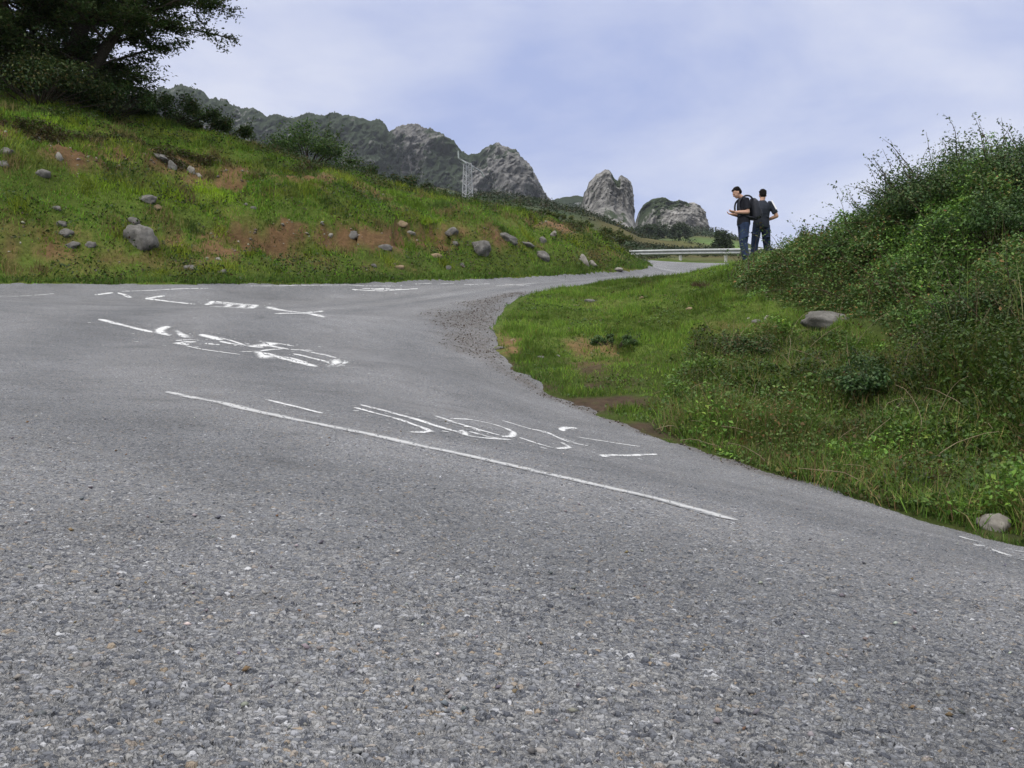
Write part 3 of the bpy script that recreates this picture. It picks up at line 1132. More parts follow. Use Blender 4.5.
def tubes(name, paths, mat, parent=None, sides=6, loc=None):
    """paths: list of (points (k,3), radii (k,)) collected in one mesh"""
    V, Fq = [], []
    base = 0
    for pts, rad in paths:
        pts = np.asarray(pts, float)
        k = len(pts)
        tg = unit(np.gradient(pts, axis=0))
        ref = np.array([0, 0, 1.]) if abs(tg[0, 2]) < .9 else np.array([1., 0, 0])
        s = unit(np.cross(tg, ref))
        u = np.cross(s, tg)
        an = np.arange(sides) / sides * 2 * np.pi
        ring = pts[:, None] + (s[:, None] * np.cos(an)[None, :, None] + u[:, None] * np.sin(an)[None, :, None]) * np.asarray(rad)[:, None, None]
        V.append(ring.reshape(-1, 3))
        i = base + np.arange(k - 1)[:, None] * sides + np.arange(sides)[None]
        j = base + np.arange(k - 1)[:, None] * sides + (np.arange(sides)[None] + 1) % sides
        Fq.append(np.stack([i, j, j + sides, i + sides], -1).reshape(-1, 4))
        base += k * sides
    return mesh_np(name, np.concatenate(V), np.concatenate(Fq), mat, parent, smooth_shade=True, loc=loc)


def limb(p, d, L, r, n=7, wob=.18, droop=0.):
    pts = [np.array(p, float)]
    d = np.array(d, float)
    d /= np.linalg.norm(d)
    for k in range(n - 1):
        d = d + RNG.normal(size=3) * wob * .5 + np.array([0, 0, -droop / n])
        d /= np.linalg.norm(d)
        pts.append(pts[-1] + d * L / (n - 1))
    return np.array(pts), np.linspace(r, r * .25, n), d


def shrub(name, base, rx, ry, h, n, leaf, cols, wts, label, cat='bush', group=None, clumps=30, twigs=10, var=.35, twig_len=.35, low=.05, sparse=False):
    """multi-stemmed bush: stems from the ground, leaf clumps over an uneven dome"""
    base = np.array(base, float)
    t = empty(name, base)
    tag(t, label, cat, group)
    st = []
    C, R = [], []
    for k in range(clumps):
        a = RNG.random() * 2 * np.pi
        e = RNG.random() ** .8
        rr = math.sqrt(RNG.random()) if e > .6 else .55 + .45 * RNG.random()
        hh = low + (1 - low) * (1 - rr ** 2.2 * .75) * (.35 + .65 * e)
        c = np.array([math.cos(a) * rx * rr, math.sin(a) * ry * rr, h * hh * (.8 + .3 * RNG.random())])
        C.append(c)
        R.append((.16 + .16 * RNG.random()) * min(rx, h) * 1.2)
        if True:
            b0 = np.array([c[0] * .04, c[1] * .04, -.1])
            mid = (b0 + c) / 2 + RNG.normal(size=3) * .08 * h
            tt = np.linspace(0, 1, 6)[:, None]
            pts = (1 - tt) ** 2 * b0 + 2 * tt * (1 - tt) * mid + tt ** 2 * c
            st.append((pts, np.linspace(.018, .005, 6) * max(.6, h)))
    C, R = np.array(C), np.array(R)
    k = RNG.integers(0, clumps, n)
    off = RNG.normal(size=(n, 3))
    off = off / np.linalg.norm(off, axis=1)[:, None] * (RNG.random(n) ** .45)[:, None]
    p = C[k] + off * R[k][:, None] * np.array([1.15, 1.15, .8])
    tn = palette(n, cols, wts, var)
    nrm = off + np.array([0, 0, .6])
    ct = .8 + .45 * RNG.random(clumps)
    tn = tn * ct[k][:, None] * np.array([1.65, 1.85, 1.3])
    tw_p, tw_n = [], []
    for q in range(twigs):
        i = int(RNG.integers(0, clumps))
        d0 = unit(C[i] / np.array([rx, ry, h]) * np.array([1, 1, .9]) + np.array([0, 0, .75]) + RNG.normal(size=3) * .25)
        pts, rad, dd = limb(C[i], d0, R[i] + twig_len * (.5 + RNG.random()), .006 * max(.7, h), 7, .2, .2)
        st.append((pts, rad))
        m_ = 16
        kk = RNG.integers(2, 7, m_)
        tw_p.append(pts[kk] + RNG.normal(size=(m_, 3)) * leaf * .8)
        tw_n.append(palette(m_, cols, wts, var) * np.array([1.5, 1.65, 1.2]))
    if tw_p:
        p = np.vstack([p] + tw_p)
        tn = np.vstack([tn] + tw_n)
        nrm = np.vstack([nrm, RNG.normal(size=(len(p) - n, 3)) + np.array([0, 0, .8])])
    k2 = p[:, 2] > -.05
    st = [s_ for s_ in st if len(s_[0]) > 0]
    tubes('stems', st, BARK, t)
    leaves('foliage', p[k2], np.full(k2.sum(), leaf), tn[k2], LEAF, t, nrm=nrm[k2])
    return t


DARKG = [(.016, .030, .010), (.026, .045, .014), (.040, .052, .016), (.050, .040, .018)]
MIDG = [(.030, .060, .014), (.045, .085, .020), (.065, .095, .022), (.020, .040, .012)]


def at(u, v, Y):
    """ground position under a sight line at a given distance"""
    x = (u - CX) / F * Y
    return np.array([x, Y, float(HG([x], [Y])[0])])


# big evergreen on the bank, boughs in flat layers
def big_tree():
    base = at(64, 100, 26.5)
    t = empty('tree', base)
    tag(t, 'big dark spreading tree on top of the grassy left bank, running out of the frame', 'tree')
    trunk, rad, _ = limb((0, 0, -.3), (.12, 0, 1), 7.4, .26, 10, .12)
    tr = [(trunk, np.linspace(.27, .07, 10))]
    tr2, r2, _ = limb((.1, -.1, -.3), (.45, -.1, 1), 6.0, .17, 9, .12)
    tr.append((tr2, np.linspace(.18, .05, 9)))
    tr3, r3, _ = limb((-.1, .1, -.3), (-.5, .1, 1), 6.0, .17, 9, .12)
    tr.append((tr3, np.linspace(.18, .05, 9)))
    br, P_, N_, S_ = [], [], [], []
    stems = [trunk, tr2, tr3]
    for k in range(215):
        stem = stems[k % 3]
        j = int(RNG.integers(1, len(stem)))
        o = stem[j]
        az = RNG.random() * 2 * np.pi
        hf = o[2] / 7.2
        L = (4.9 * (1 - .55 * max(0, hf - .3)) ) * (.65 + .34 * RNG.random())
        if hf < .25:
            L *= .72
        if math.cos(az) > .3 and hf < .36:
            L *= .55 + 1.2 * max(0, hf - .1)
        if math.cos(az) > .25 and hf > .36:
            L *= .74
        slope = .16 + .38 * RNG.random() + .35 * max(0, hf - .5)
        pts, rd, dd = limb(o, (math.cos(az), math.sin(az), slope), L, .045, 9, .12, .10)
        br.append((pts, rd))
        for q in range(9):
            f = .25 + .75 * RNG.random()
            i = min(7, int(f * 8))
            b0 = pts[i]
            tg = unit(pts[i + 1] - pts[i])
            side = unit(np.cross(tg, [0, 0, 1.])) * RNG.choice([-1, 1])
            sp, sr, _ = limb(b0, tg * .8 + side * (.4 + .7 * RNG.random()) + np.array([0, 0, .12 * RNG.normal()]), .5 + .7 * RNG.random(), .014, 6, .25, .12)
            br.append((sp, sr))
            m_ = 104
            kk = RNG.random(m_) ** .7 * 4.99
            ii = kk.astype(int)
            pp_ = sp[ii] + (sp[ii + 1] - sp[ii]) * (kk - ii)[:, None]
            P_.append(pp_ + RNG.normal(size=(m_, 3)) * np.array([.13, .13, .055]))
    P_ = np.vstack(P_)
    n = len(P_)
    tn = palette(n, [(.034, .064, .018), (.052, .088, .024), (.075, .105, .028), (.080, .072, .030)], [3, 4, 2, 1], .35)
    tubes('trunk', tr, BARK, t, 10)
    tubes('branches', br, BARK, t, 4)
    leaves('crown', P_, np.full(n, .10), tn, LEAF, t, up=.9, aspect=.5)


big_tree()
shrub('bush', at(38, 100, 25.0), 2.0, 1.2, 1.35, 9000, .07, [(.014, .026, .010), (.024, .036, .012), (.045, .05, .018), (.06, .045, .02)], [4, 3, 2, 1],
      'dark tangled bush below the big tree at the left edge', clumps=50)
shrub('bush', at(112, 100, 26.6), 1.5, 1.1, .9, 7000, .07, DARKG, [4, 3, 1, .6], 'low dark bush under the right side of the big tree', clumps=40)
shrub('bush', at(165, 118, 28.5), 1.7, 1.2, .85, 8000, .075, DARKG, [3, 4, 2, .5], 'round dark green bush right of the big tree on the bank top', clumps=46)
shrub('bush', at(212, 135, 29.5), 1.3, 1.0, .50, 4600, .07, DARKG, [2, 4, 3, .6], 'low green bush on the bank top in front of the distant mountain slope', clumps=34)
shrub('bush', at(308, 160, 34), 1.45, 1.2, 1.75, 9500, .08, [(.018, .036, .012), (.032, .055, .016), (.05, .075, .02), (.05, .05, .02)], [3, 4, 2, .5],
      'tall rounded green bush standing alone behind the bank', clumps=46, twigs=16)
shrub('bush', at(352, 178, 33), 1.2, .9, .75, 4500, .075, DARKG, [3, 4, 2, .8], 'dark low bush to the right of the tall rounded bush behind the bank', clumps=30)
shrub('bush', at(392, 190, 33), 1.3, .9, .72, 5000, .075, [(.014, .024, .009), (.022, .034, .012), (.05, .035, .018)], [4, 3, 1],
      'dark brownish bush in the middle of the row along the bank skyline', clumps=32)
shrub('bush', at(434, 197, 34), 1.0, .9, .68, 4200, .075, [(.014, .024, .009), (.022, .034, .012), (.05, .035, .018)], [4, 3, 1],
      'dark bush just left of the lattice pylon on the bank skyline', clumps=28)
for (u, Y, rx, h, lb) in ((545, 33, .9, .35, 'low dark scrub bush on the bank crest below the rock gap'),
                          (583, 32.5, .9, .45, 'dark scrub bush on the bank crest left of the guardrail end'),
                          (610, 31.5, .7, .42, 'small scrub bush at the right end of the bank above the road')):
    shrub('bush', at(u, 240, Y), rx, .7, h, 2600, .06, [(.022, .036, .012), (.045, .055, .018), (.06, .05, .02)], [3, 3, 1.5], lb, clumps=22, twigs=4)


# trees far away, beyond the road
def far_tree(u, v0, v1, w, Y, label, cols, n=2600, cone=False):
    h = (v0 - v1) / F * Y
    r = w / F * Y * .5
    x = (u - CX) / F * Y
    b = np.array([x, Y, (CY - v0) / F * Y])
    t = empty('tree', b)
    tag(t, label, 'tree', 'trees beyond the road')
    st = [limb((0, 0, -h * .25), (0.05, 0, 1), h * 1.0, r * .09, 7, .1)[:2]]
    C, R = [], []
    for k in range(34):
        a = RNG.random() * 6.28
        f = RNG.random()
        rr = r * (1.0 - .75 * f if cone else math.sqrt(max(.05, 1 - (1.6 * f - .6) ** 2))) * (.35 + .6 * RNG.random())
        c = np.array([math.cos(a) * rr, math.sin(a) * rr, h * (.05 + .83 * f)])
        C.append(c)
        R.append(r * (.20 + .16 * RNG.random()))
        if k % 3 == 0:
            o = np.array([0, 0, c[2] * .6])
            st.append((np.array([o, (o + c) / 2 + [0, 0, .05 * h], c]), np.array([.04, .03, .015]) * r))
    C, R = np.array(C), np.array(R)
    k = RNG.integers(0, 34, n)
    o = RNG.normal(size=(n, 3))
    o = unit(o) * (RNG.random(n) ** .4)[:, None]
    tubes('trunk', st, BARK, t, 5)
    leaves('crown', C[k] + o * R[k][:, None], np.full(n, r * .12), palette(n, cols, [3, 3, 1], .3) * (.75 + .5 * RNG.random(34))[k][:, None], LEAF, t, nrm=o + [0, 0, .5], aspect=.7)


FD = [(.018, .032, .012), (.026, .046, .016), (.040, .058, .020)]
far_tree(646, 239, 224, 24, 330, 'dark tree at the left end of the clump below the right rock outcrop', FD)
far_tree(661, 239, 222, 26, 345, 'round dark tree in the middle of the clump below the right rock outcrop', FD)
far_tree(680, 239, 223, 26, 335, 'dark tree at the right end of the clump below the right rock outcrop', FD)
far_tree(722, 255, 230, 34, 150, 'dark pointed tree between the guardrail and the two people', FD, 4200, True)
far_tree(702, 255, 246, 20, 150, 'low dark tree tucked under the pointed tree behind the guardrail', FD, 1600)

# scrub on the slopes across the road, too mixed to count
n = 9000
u_ = RNG.uniform(455, 745, n)
Y_ = np.exp(RNG.uniform(math.log(72), math.log(620), n))
x_ = (u_ - CX) / F * Y_
nn = fbm(np.stack([x_, Y_, 0 * x_], 1) * .035, 4, 53)
k = (nn > .50) & ~((u_ > 655) & (Y_ > 225) & (Y_ < 350))
x_, Y_, nn = x_[k], Y_[k], nn[k]
z_ = HG(x_, Y_)
s_ = Y_ * .0030
cl = RNG.normal(size=(len(x_), 16, 3)) * (s_ * .75)[:, None, None]
c = np.stack([x_, Y_, z_ + s_ * .5], 1)[:, None] + cl * np.array([1, 1, .6])
tn = np.repeat(palette(len(x_), [(.016, .030, .010), (.026, .038, .014), (.045, .042, .018)], [4, 3, 2], .3), 16, 0)
tag(leaves('scrub', c.reshape(-1, 3), np.repeat(s_ * .6, 16), tn, LEAF, aspect=.75), kind='stuff')
# ------------------------------------------------------------------ grass, weeds and brambles
def inpoly(x, y, poly):
    return poly_dist(x, y, np.array(poly)) < 0


def sample(poly, n):
    poly = np.array(poly)
    lo, hi = poly.min(0), poly.max(0)
    x = RNG.uniform(lo[0], hi[0], n * 3)
    y = RNG.uniform(lo[1], hi[1], n * 3)
    k = inpoly(x, y, poly)
    return x[k][:n], y[k][:n]


def xy(*uv):
    return [tuple(hit(u, v)[:2]) for u, v in uv]


def near_line(x, y, pts):
    return poly_dist(x, y, np.array(pts), closed=False)


# ---- left bank
bank_poly = [(4.75, 36), (4.55, 32), (3.75, 28.7), (.46, 25.5), (-1.9, 23), (-5.2, 20.1), (-9.2, 18.1), (-12.5, 15.5), (-15.5, 19), (-17, 24),
             (-15, 30), (-8, 33), (-1, 34), (3, 36)]
N = 300000
x, y = sample(bank_poly, N)
sd = road_sd(x, y)
k = sd > .0
x, y, sd = x[k], y[k], sd[k]
z = HG(x, y)
so = soil_mask(x, y, z)
pn = np.stack([x, y, z], 1)
nA, nB = fbm(pn * .7, 4, 101), fbm(pn * 2.4, 3, 103)
keep = RNG.random(len(x)) > so * 1.15 + .25 * smooth(.6, .72, nB)
x, y, z, sd, so, pn, nA, nB = (a[keep] for a in (x, y, z, sd, so, pn, nA, nB))
# lush tufts where the photograph has them: around authored spots on the slope
lush = np.zeros(len(x))
for u, v, ru, rv, w in ((175, 192, 60, 22, 1.), (280, 200, 50, 22, 1), (330, 215, 40, 14, .8), (30, 165, 45, 14, .9), (420, 225, 40, 12, .5), (100, 185, 40, 20, .6), (20, 120, 60, 10, .7)):
    c = hit(u, v)
    q = c[1] / F
    lush = np.maximum(lush, w * np.clip(1.35 - np.sqrt(((x - c[0]) / (ru * q)) ** 2 + ((z - c[2]) / (rv * q)) ** 2), 0, 1))
L = .07 + .10 * RNG.random(len(x)) + .22 * lush * smooth(.35, .6, nB) * RNG.random(len(x)) + .10 * smooth(.5, .7, nB) * RNG.random(len(x))
L *= .58 * (1 - .45 * np.exp(-sd / .5))
g1 = palette(len(x), [(.050, .088, .016), (.074, .118, .020), (.036, .066, .015), (.105, .110, .040), (.085, .062, .032)], [5, 4, 4, 1.1, .9], .28)
bright = np.array([.135, .165, .018])
bl = np.clip(lush * smooth(.34, .58, nA) * 1.25, 0, 1)[:, None]
tn = g1 * (1 - .75 * bl) + bright[None] * (.75 + .4 * RNG.random((len(x), 1))) * .75 * bl
dry = smooth(.52, .66, fbm(pn * .9, 4, 107))[:, None] * .72
tn = tn * (1 - dry) + np.array([.082, .070, .030])[None] * (.7 + .5 * RNG.random((len(x), 1))) * dry
tn *= (.55 + .85 * fbm(pn * .6, 5, 109))[:, None]
tn *= np.array([2.0, 2.4, 1.2])
tag(blades('grass', np.stack([x, y, z - .01], 1), L, .014 + .012 * RNG.random(len(x)), tn), kind='stuff')

# low broad-leaved cover and dead stalks on the bank
x, y = sample(bank_poly, 70000)
sd = road_sd(x, y)
z = HG(x, y)
pn = np.stack([x, y, z], 1)
nC = fbm(pn * 1.3, 4, 111)
so = soil_mask(x, y, z)
k = (sd > .05) & (nC > .47) & (so < .6)
pn, nC = pn[k], nC[k]
n = len(pn)
hh = .30 * smooth(.47, .66, nC) * RNG.random(n)
c = pn + np.stack([RNG.normal(size=n) * .03, RNG.normal(size=n) * .03, .02 + hh], 1)
tag(leaves('ground_cover', c, np.full(n, .065), palette(n, [(.030, .056, .014), (.046, .078, .018), (.055, .050, .022), (.070, .040, .022)], [4, 4, 2, 1.2], .3)), kind='stuff')

# tussocks: taller clumps that break the slope
tx_, ty_ = sample(bank_poly, 900)
k = (road_sd(tx_, ty_) > .5)
tx_, ty_ = tx_[k], ty_[k]
m_ = 130
r_ = .10 + .22 * RNG.random(len(tx_)) ** 2
px = (tx_[:, None] + RNG.normal(size=(len(tx_), m_)) * r_[:, None]).ravel()
py = (ty_[:, None] + RNG.normal(size=(len(tx_), m_)) * r_[:, None]).ravel()
pz = HG(px, py)
kind = RNG.integers(0, 4, len(tx_))
cc = np.array([(.105, .175, .018), (.165, .215, .022), (.062, .105, .018), (.170, .140, .055)])[kind]
tn = np.repeat(cc * (.75 + .5 * RNG.random((len(tx_), 1))), m_, 0) * (.7 + .6 * RNG.random((len(px), 1)))
LL = np.repeat(.08 + .17 * RNG.random(len(tx_)), m_) * (.5 + .7 * RNG.random(len(px)))
tag(blades('grass', np.stack([px, py, pz - .01], 1), LL, .012 + .010 * RNG.random(len(px)), tn, lean=.7), kind='stuff')

# dark overhanging sod along the slipped edges of the bank
rim = []
for pts in ([(0, 122), (40, 128), (66, 136)], [(66, 138), (100, 140), (130, 142)], [(140, 146), (165, 150), (200, 156), (215, 160)], [(296, 172), (320, 174), (345, 178)], [(530, 220), (560, 222), (582, 227)], [(160, 160), (185, 170)]):
    w = np.array([hit(u, v) for u, v in pts])
    m_ = 1500
    f = RNG.random(m_) * (len(w) - 1.001)
    i = f.astype(int)
    p = w[i] + (w[i + 1] - w[i]) * (f - i)[:, None]
    p = p + RNG.normal(size=(m_, 3)) * np.array([.12, .10, .05])
    p[:, 2] = HG(p[:, 0], p[:, 1]) + .02
    rim.append(p)
rim = np.vstack(rim)
n = len(rim)
c = rim + np.stack([0 * rim[:, 0], -.16 * RNG.random(n), .10 - .22 * RNG.random(n)], 1)
tag(leaves('overhanging_sod', c, np.full(n, .085), palette(n, [(.060, .048, .026), (.080, .062, .03), (.055, .080, .02)], [4, 3, 3], .35), aspect=.28), kind='stuff')

# ---- tongue of short grass inside the bend
tongue = xy((760, 478), (700, 452), (640, 428), (600, 410), (545, 386), (512, 362), (500, 340), (506, 318), (530, 297), (600, 284), (680, 277), (738, 268)) + [(5.4, 21.5)] + \
    xy((742, 280), (735, 300), (800, 312), (880, 345), (960, 372), (900, 372), (800, 360), (740, 350), (700, 370), (690, 420), (720, 450))
x, y = sample(tongue, 150000)
sd = road_sd(x, y)
z = HG(x, y)
so = soil_mask(x, y, z)
pn = np.stack([x, y, z], 1)
nB = fbm(pn * 2.2, 4, 121)
gv = gravel_amount(x, y)
k = (sd > -.12) & (RNG.random(len(x)) > so * 1.1 + .8 * smooth(.3, .7, gv) + .45 * smooth(.56, .68, nB) + .5 * smooth(.15, -.1, sd))
pn, nB = pn[k], nB[k]
n = len(pn)
yy = pn[:, 1]
L = (.035 + .05 * RNG.random(n) + .09 * smooth(.48, .62, fbm(pn * 1.6, 3, 123)) * RNG.random(n))
tn = palette(n, [(.058, .105, .018), (.080, .138, .024), (.042, .078, .016), (.100, .095, .040)], [5, 4, 3, .7], .25)
tn *= (.74 + .6 * fbm(pn * .9, 3, 125))[:, None] * np.array([1.6, 1.5, 1.15]) * (.72 + .6 * smooth(.35, .65, fbm(pn * 2.6, 4, 163)))[:, None]
tag(blades('grass', pn - [0, 0, .008], L, .006 + .006 * RNG.random(n), tn), kind='stuff')

# clover and rosettes in the turf
x, y = sample(tongue, 26000)
sd = road_sd(x, y)
z = HG(x, y)
p = np.stack([x, y, z], 1)
k = (sd > .02) & (fbm(p * 1.8, 4, 161) > .50) & (RNG.random(len(x)) > soil_mask(x, y, z))
p = p[k]
n = len(p)
tag(leaves('ground_cover', p + np.stack([0 * p[:, 0], 0 * p[:, 0], .015 + .05 * RNG.random(n)], 1), .022 + .03 * RNG.random(n) ** 2,
           palette(n, [(.070, .125, .026), (.045, .080, .020), (.095, .15, .03), (.085, .065, .03)], [4, 4, 2, 1.6], .3), LEAF, up=1.0, aspect=.65), kind='stuff')

# ---- fringe of grass that creeps over the asphalt edge, and a base layer everywhere right of the road
STN = hit(995, 536, HG)


def fringe(line, n, Lr, cols, wts, wd):
    seg = np.linalg.norm(np.diff(line, axis=0), axis=1)
    cum = np.concatenate([[0], np.cumsum(seg)])
    t = RNG.random(n) * cum[-1]
    px, py = np.interp(t, cum, line[:, 0]), np.interp(t, cum, line[:, 1])
    px, py = px + RNG.normal(size=n) * .22, py + RNG.normal(size=n) * .22
    kk = np.hypot(px - STN[0], (py - STN[1] + .12) * .6) > .12
    px, py = px[kk], py[kk]
    n = len(px)
    sd = road_sd(px, py)
    p = np.stack([px, py, 0 * px], 1)
    so = np.where((p[:, 0] > -.6) & (p[:, 1] < 17), soil_mask(p[:, 0], p[:, 1], H(p[:, 0], p[:, 1])), 0)
    k = (sd > -.10 + .22 * fbm(p * 1.7, 3, 151)) & (sd < .6) & (RNG.random(n) > so) & (RNG.random(n) > .9 * gravel_amount(px, py))
    p = p[k]
    p[:, 2] = np.maximum(HG(p[:, 0], p[:, 1]), np.where(sd[k] < .02, road_z(p[:, 0], p[:, 1]), -9)) - .005
    n = len(p)
    tn = palette(n, cols, wts, .28) * (.75 + .5 * fbm(p * .8, 3, 153))[:, None] * np.array([1.35, 1.45, 1.1])
    tag(blades('grass', p, Lr[0] + (Lr[1] - Lr[0]) * RNG.random(n) ** 2, wd * (.7 + .6 * RNG.random(n)), tn, lean=.8), kind='stuff')


ol = OUTER[(OUTER[:, 1] > 13) & (OUTER[:, 1] < 40)]
fringe(ol, 60000, (.05, .16), [(.052, .092, .018), (.075, .120, .024), (.038, .066, .016), (.09, .08, .036)], [5, 3, 4, 1], .014)
il = INNER[(INNER[:, 1] > 4) & (INNER[:, 1] < 14)]
fringe(il, 26000, (.03, .11), [(.050, .088, .018), (.075, .125, .026), (.034, .062, .016), (.11, .09, .05)], [5, 3, 4, 1.2], .006)
il = INNER[(INNER[:, 1] > 14) & (INNER[:, 1] < 27)]
fringe(il, 26000, (.03, .08), [(.058, .105, .018), (.080, .138, .024), (.042, .078, .016)], [5, 3, 4], .008)
x, y = sample([(3.6, 4.2), (2.6, 6), (1.0, 8.6), (0, 12), (-.2, 15), (.5, 17.6), (3.5, 21), (5.4, 22.4), (6, 20), (6.4, 15), (7, 11), (7.5, 6)], 110000)
sd = road_sd(x, y)
z = HG(x, y)
so = soil_mask(x, y, z)
p = np.stack([x, y, z], 1)
k = (sd > -.03) & (RNG.random(len(x)) > 1.1 * so + .6 * gravel_amount(x, y))
p = p[k]
n = len(p)
tag(blades('grass', p - [0, 0, .006], .03 + .06 * RNG.random(n), .006 + .004 * RNG.random(n),
           palette(n, [(.070, .125, .020), (.095, .16, .026), (.048, .085, .018), (.11, .095, .04)], [5, 3, 4, 1.4], .28) * (.55 + .9 * fbm(p * .8, 4, 137))[:, None], lean=.7), kind='stuff')

# ---- leafy weeds between the tongue, the brambles and the road edge


def weed_height(p):
    return .05 + .42 * smooth(.40, .72, fbm(p * .95, 4, 131)) + .10 * fbm(p * 4, 2, 133)


x, y = sample(weeds, 190000)
sd = road_sd(x, y)
k = (sd > -.02) & (np.hypot(x - STN[0], (y - STN[1] + .12) * .6) > .11)
x, y, sd = x[k], y[k], sd[k]
z = HG(x, y)
pn = np.stack([x, y, 0 * z], 1)
hh = weed_height(pn) * (.25 + .75 * smooth(0, .7, sd))
so = soil_mask(x, y, z)
k = RNG.random(len(x)) > .8 * so + .35 * smooth(.25, .08, sd)
x, y, z, sd, hh = (a[k] for a in (x, y, z, sd, hh))
n = len(x)
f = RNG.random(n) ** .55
c = np.stack([x + RNG.normal(size=n) * .02, y + RNG.normal(size=n) * .02, z + .01 + hh * f], 1)
p3 = np.stack([x, y, 0 * x], 1)
patch = fbm(p3 * 1.5, 4, 135)
tnA = palette(n, [(.045, .088, .020), (.070, .125, .026), (.028, .055, .014), (.095, .130, .030)], [5, 3, 4, 1], .28)
tnB = palette(n, [(.024, .044, .014), (.036, .060, .018), (.050, .046, .020), (.060, .034, .018)], [4, 4, 2, 1], .3)
w = smooth(.40, .52, patch)[:, None]
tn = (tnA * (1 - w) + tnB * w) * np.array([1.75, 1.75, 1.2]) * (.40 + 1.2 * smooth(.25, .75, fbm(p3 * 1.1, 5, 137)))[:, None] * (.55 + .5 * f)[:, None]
big = .016 + .030 * RNG.random(n) ** 2.2 + .010 * (1 - w[:, 0])
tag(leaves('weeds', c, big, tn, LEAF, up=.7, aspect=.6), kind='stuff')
x, y = sample(weeds, 70000)
sd = road_sd(x, y)
k = (sd > -.08) & (np.hypot(x - STN[0], (y - STN[1] + .12) * .6) > .12)
x, y, sd = x[k], y[k], sd[k]
z = HG(x, y)
n = len(x)
hh = weed_height(np.stack([x, y, 0 * x], 1)) * (.4 + .6 * smooth(0, .6, sd))
tn = palette(n, [(.055, .100, .020), (.080, .130, .026), (.040, .070, .018), (.16, .135, .075), (.10, .075, .045)], [4, 2.5, 4, 1.8, 2.0], .28) * np.array([1.5, 1.45, 1.15]) * (.50 + 1.0 * fbm(np.stack([x, y, 0 * x], 1) * .8, 4, 137))[:, None]
tag(blades('grass', np.stack([x, y, z], 1), hh * .7 + .05 + .09 * RNG.random(n), .004 + .004 * RNG.random(n), tn, lean=.8), kind='stuff')

# ---- bramble thicket over the mound


def thicket_height(p):
    return .06 + .70 * smooth(.33, .68, fbm(p * .85, 4, 141)) + .30 * smooth(.3, .7, fbm(p * 2.9, 3, 143))


x, y = sample(thick, 360000)
z = HG(x, y)
ed = -poly_dist(x, y, np.array(thick))
p3 = np.stack([x, y, 0 * x], 1)
hh = thicket_height(p3) * (.15 + .85 * smooth(0, .9, ed)) * (1 - .62 * smooth(14.2, 17.5, y))
n = len(x)
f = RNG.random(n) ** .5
c = np.stack([x + RNG.normal(size=n) * .03, y + RNG.normal(size=n) * .03, z + hh * f], 1)
patch, p2 = fbm(p3 * 1.1, 4, 145), fbm(p3 * 2.7, 3, 147)
A = palette(n, [(.026, .050, .016), (.042, .078, .022), (.060, .100, .026), (.090, .125, .032)], [5, 5, 2, .7], .3)
B = palette(n, [(.018, .034, .012), (.030, .048, .016), (.048, .046, .022), (.075, .040, .022)], [5, 5, 1.6, .5], .3)
w = smooth(.42, .58, patch)[:, None]
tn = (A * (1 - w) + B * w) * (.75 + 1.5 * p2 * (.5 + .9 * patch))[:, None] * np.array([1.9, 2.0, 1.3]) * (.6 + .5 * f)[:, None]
red = RNG.random(n) < .0018
tn[red] = np.array([.16, .04, .02])
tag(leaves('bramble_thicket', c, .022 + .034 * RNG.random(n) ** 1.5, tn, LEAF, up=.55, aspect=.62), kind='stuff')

# dead canes and dry grass threaded through the weeds
dead = []
for q in range(260):
    x, y = sample(weeds, 2)
    if len(x) == 0 or road_sd(x[:1], y[:1])[0] < .15:
        continue
    o = np.array([x[0], y[0], HG(x[:1], y[:1])[0]])
    pts, rad, _ = limb(o, (RNG.normal() * .8, RNG.normal() * .8, .9), .22 + .4 * RNG.random(), .0035, 7, .25, .9)
    dead.append((pts, np.linspace(.0035, .0015, 7)))
tag(tubes('dead_stalks', dead, plain('dry_stalk', (.22, .175, .115), .9, .1), sides=4), kind='stuff')

# grass stems growing up through the brambles
x, y = sample(thick, 5000)
z = HG(x, y)
p = np.stack([x, y, z], 1)
k = (fbm(p * 1.1, 3, 165) > .54) & (y < 13.2)
p = p[k]
n = len(p)
hh = thicket_height(np.stack([p[:, 0], p[:, 1], 0 * p[:, 0]], 1)) * (1 - .62 * smooth(14.2, 17.5, p[:, 1]))
tag(blades('grass', p, hh * (.6 + .6 * RNG.random(n)) + .12 + .15 * RNG.random(n), .006 + .005 * RNG.random(n),
           palette(n, [(.12, .17, .04), (.08, .13, .03), (.20, .16, .09), (.13, .09, .05)], [4, 4, 2, 1.5], .3), lean=.7), kind='stuff')

# arching bramble shoots that stand out of the thicket
sp, lp, ln_ = [], [], []
for q in range(420):
    x, y = sample(thick, 3)
    o = np.array([x[0], y[0], HG([x[0]], [y[0]])[0] + .1])
    hgt_ = float(thicket_height(np.array([[o[0], o[1], 0]]))[0])
    pts, rad, _ = limb(o, (RNG.normal() * .7, RNG.normal() * .7, 1.3), (hgt_ + .22 + .45 * RNG.random()) * (1 - .6 * float(smooth(14.2, 17.5, o[1]))), .006, 8, .22, .75)
    sp.append((pts, rad))
    m_ = 20
    kk = RNG.integers(3, 8, m_)
    lp.append(pts[kk] + RNG.normal(size=(m_, 3)) * .035)
    ln_.append(palette(m_, [(.040, .075, .022), (.060, .095, .026), (.055, .045, .022)], [4, 3, 1.6], .3))
tag(tubes('bramble_stems', sp, plain('bramble_stem', (.07, .05, .03), .8, .2), sides=4), kind='stuff')
lp = np.vstack(lp)
tag(leaves('bramble_leaves', lp, np.full(len(lp), .045), np.vstack(ln_) * 1.4, LEAF), kind='stuff')

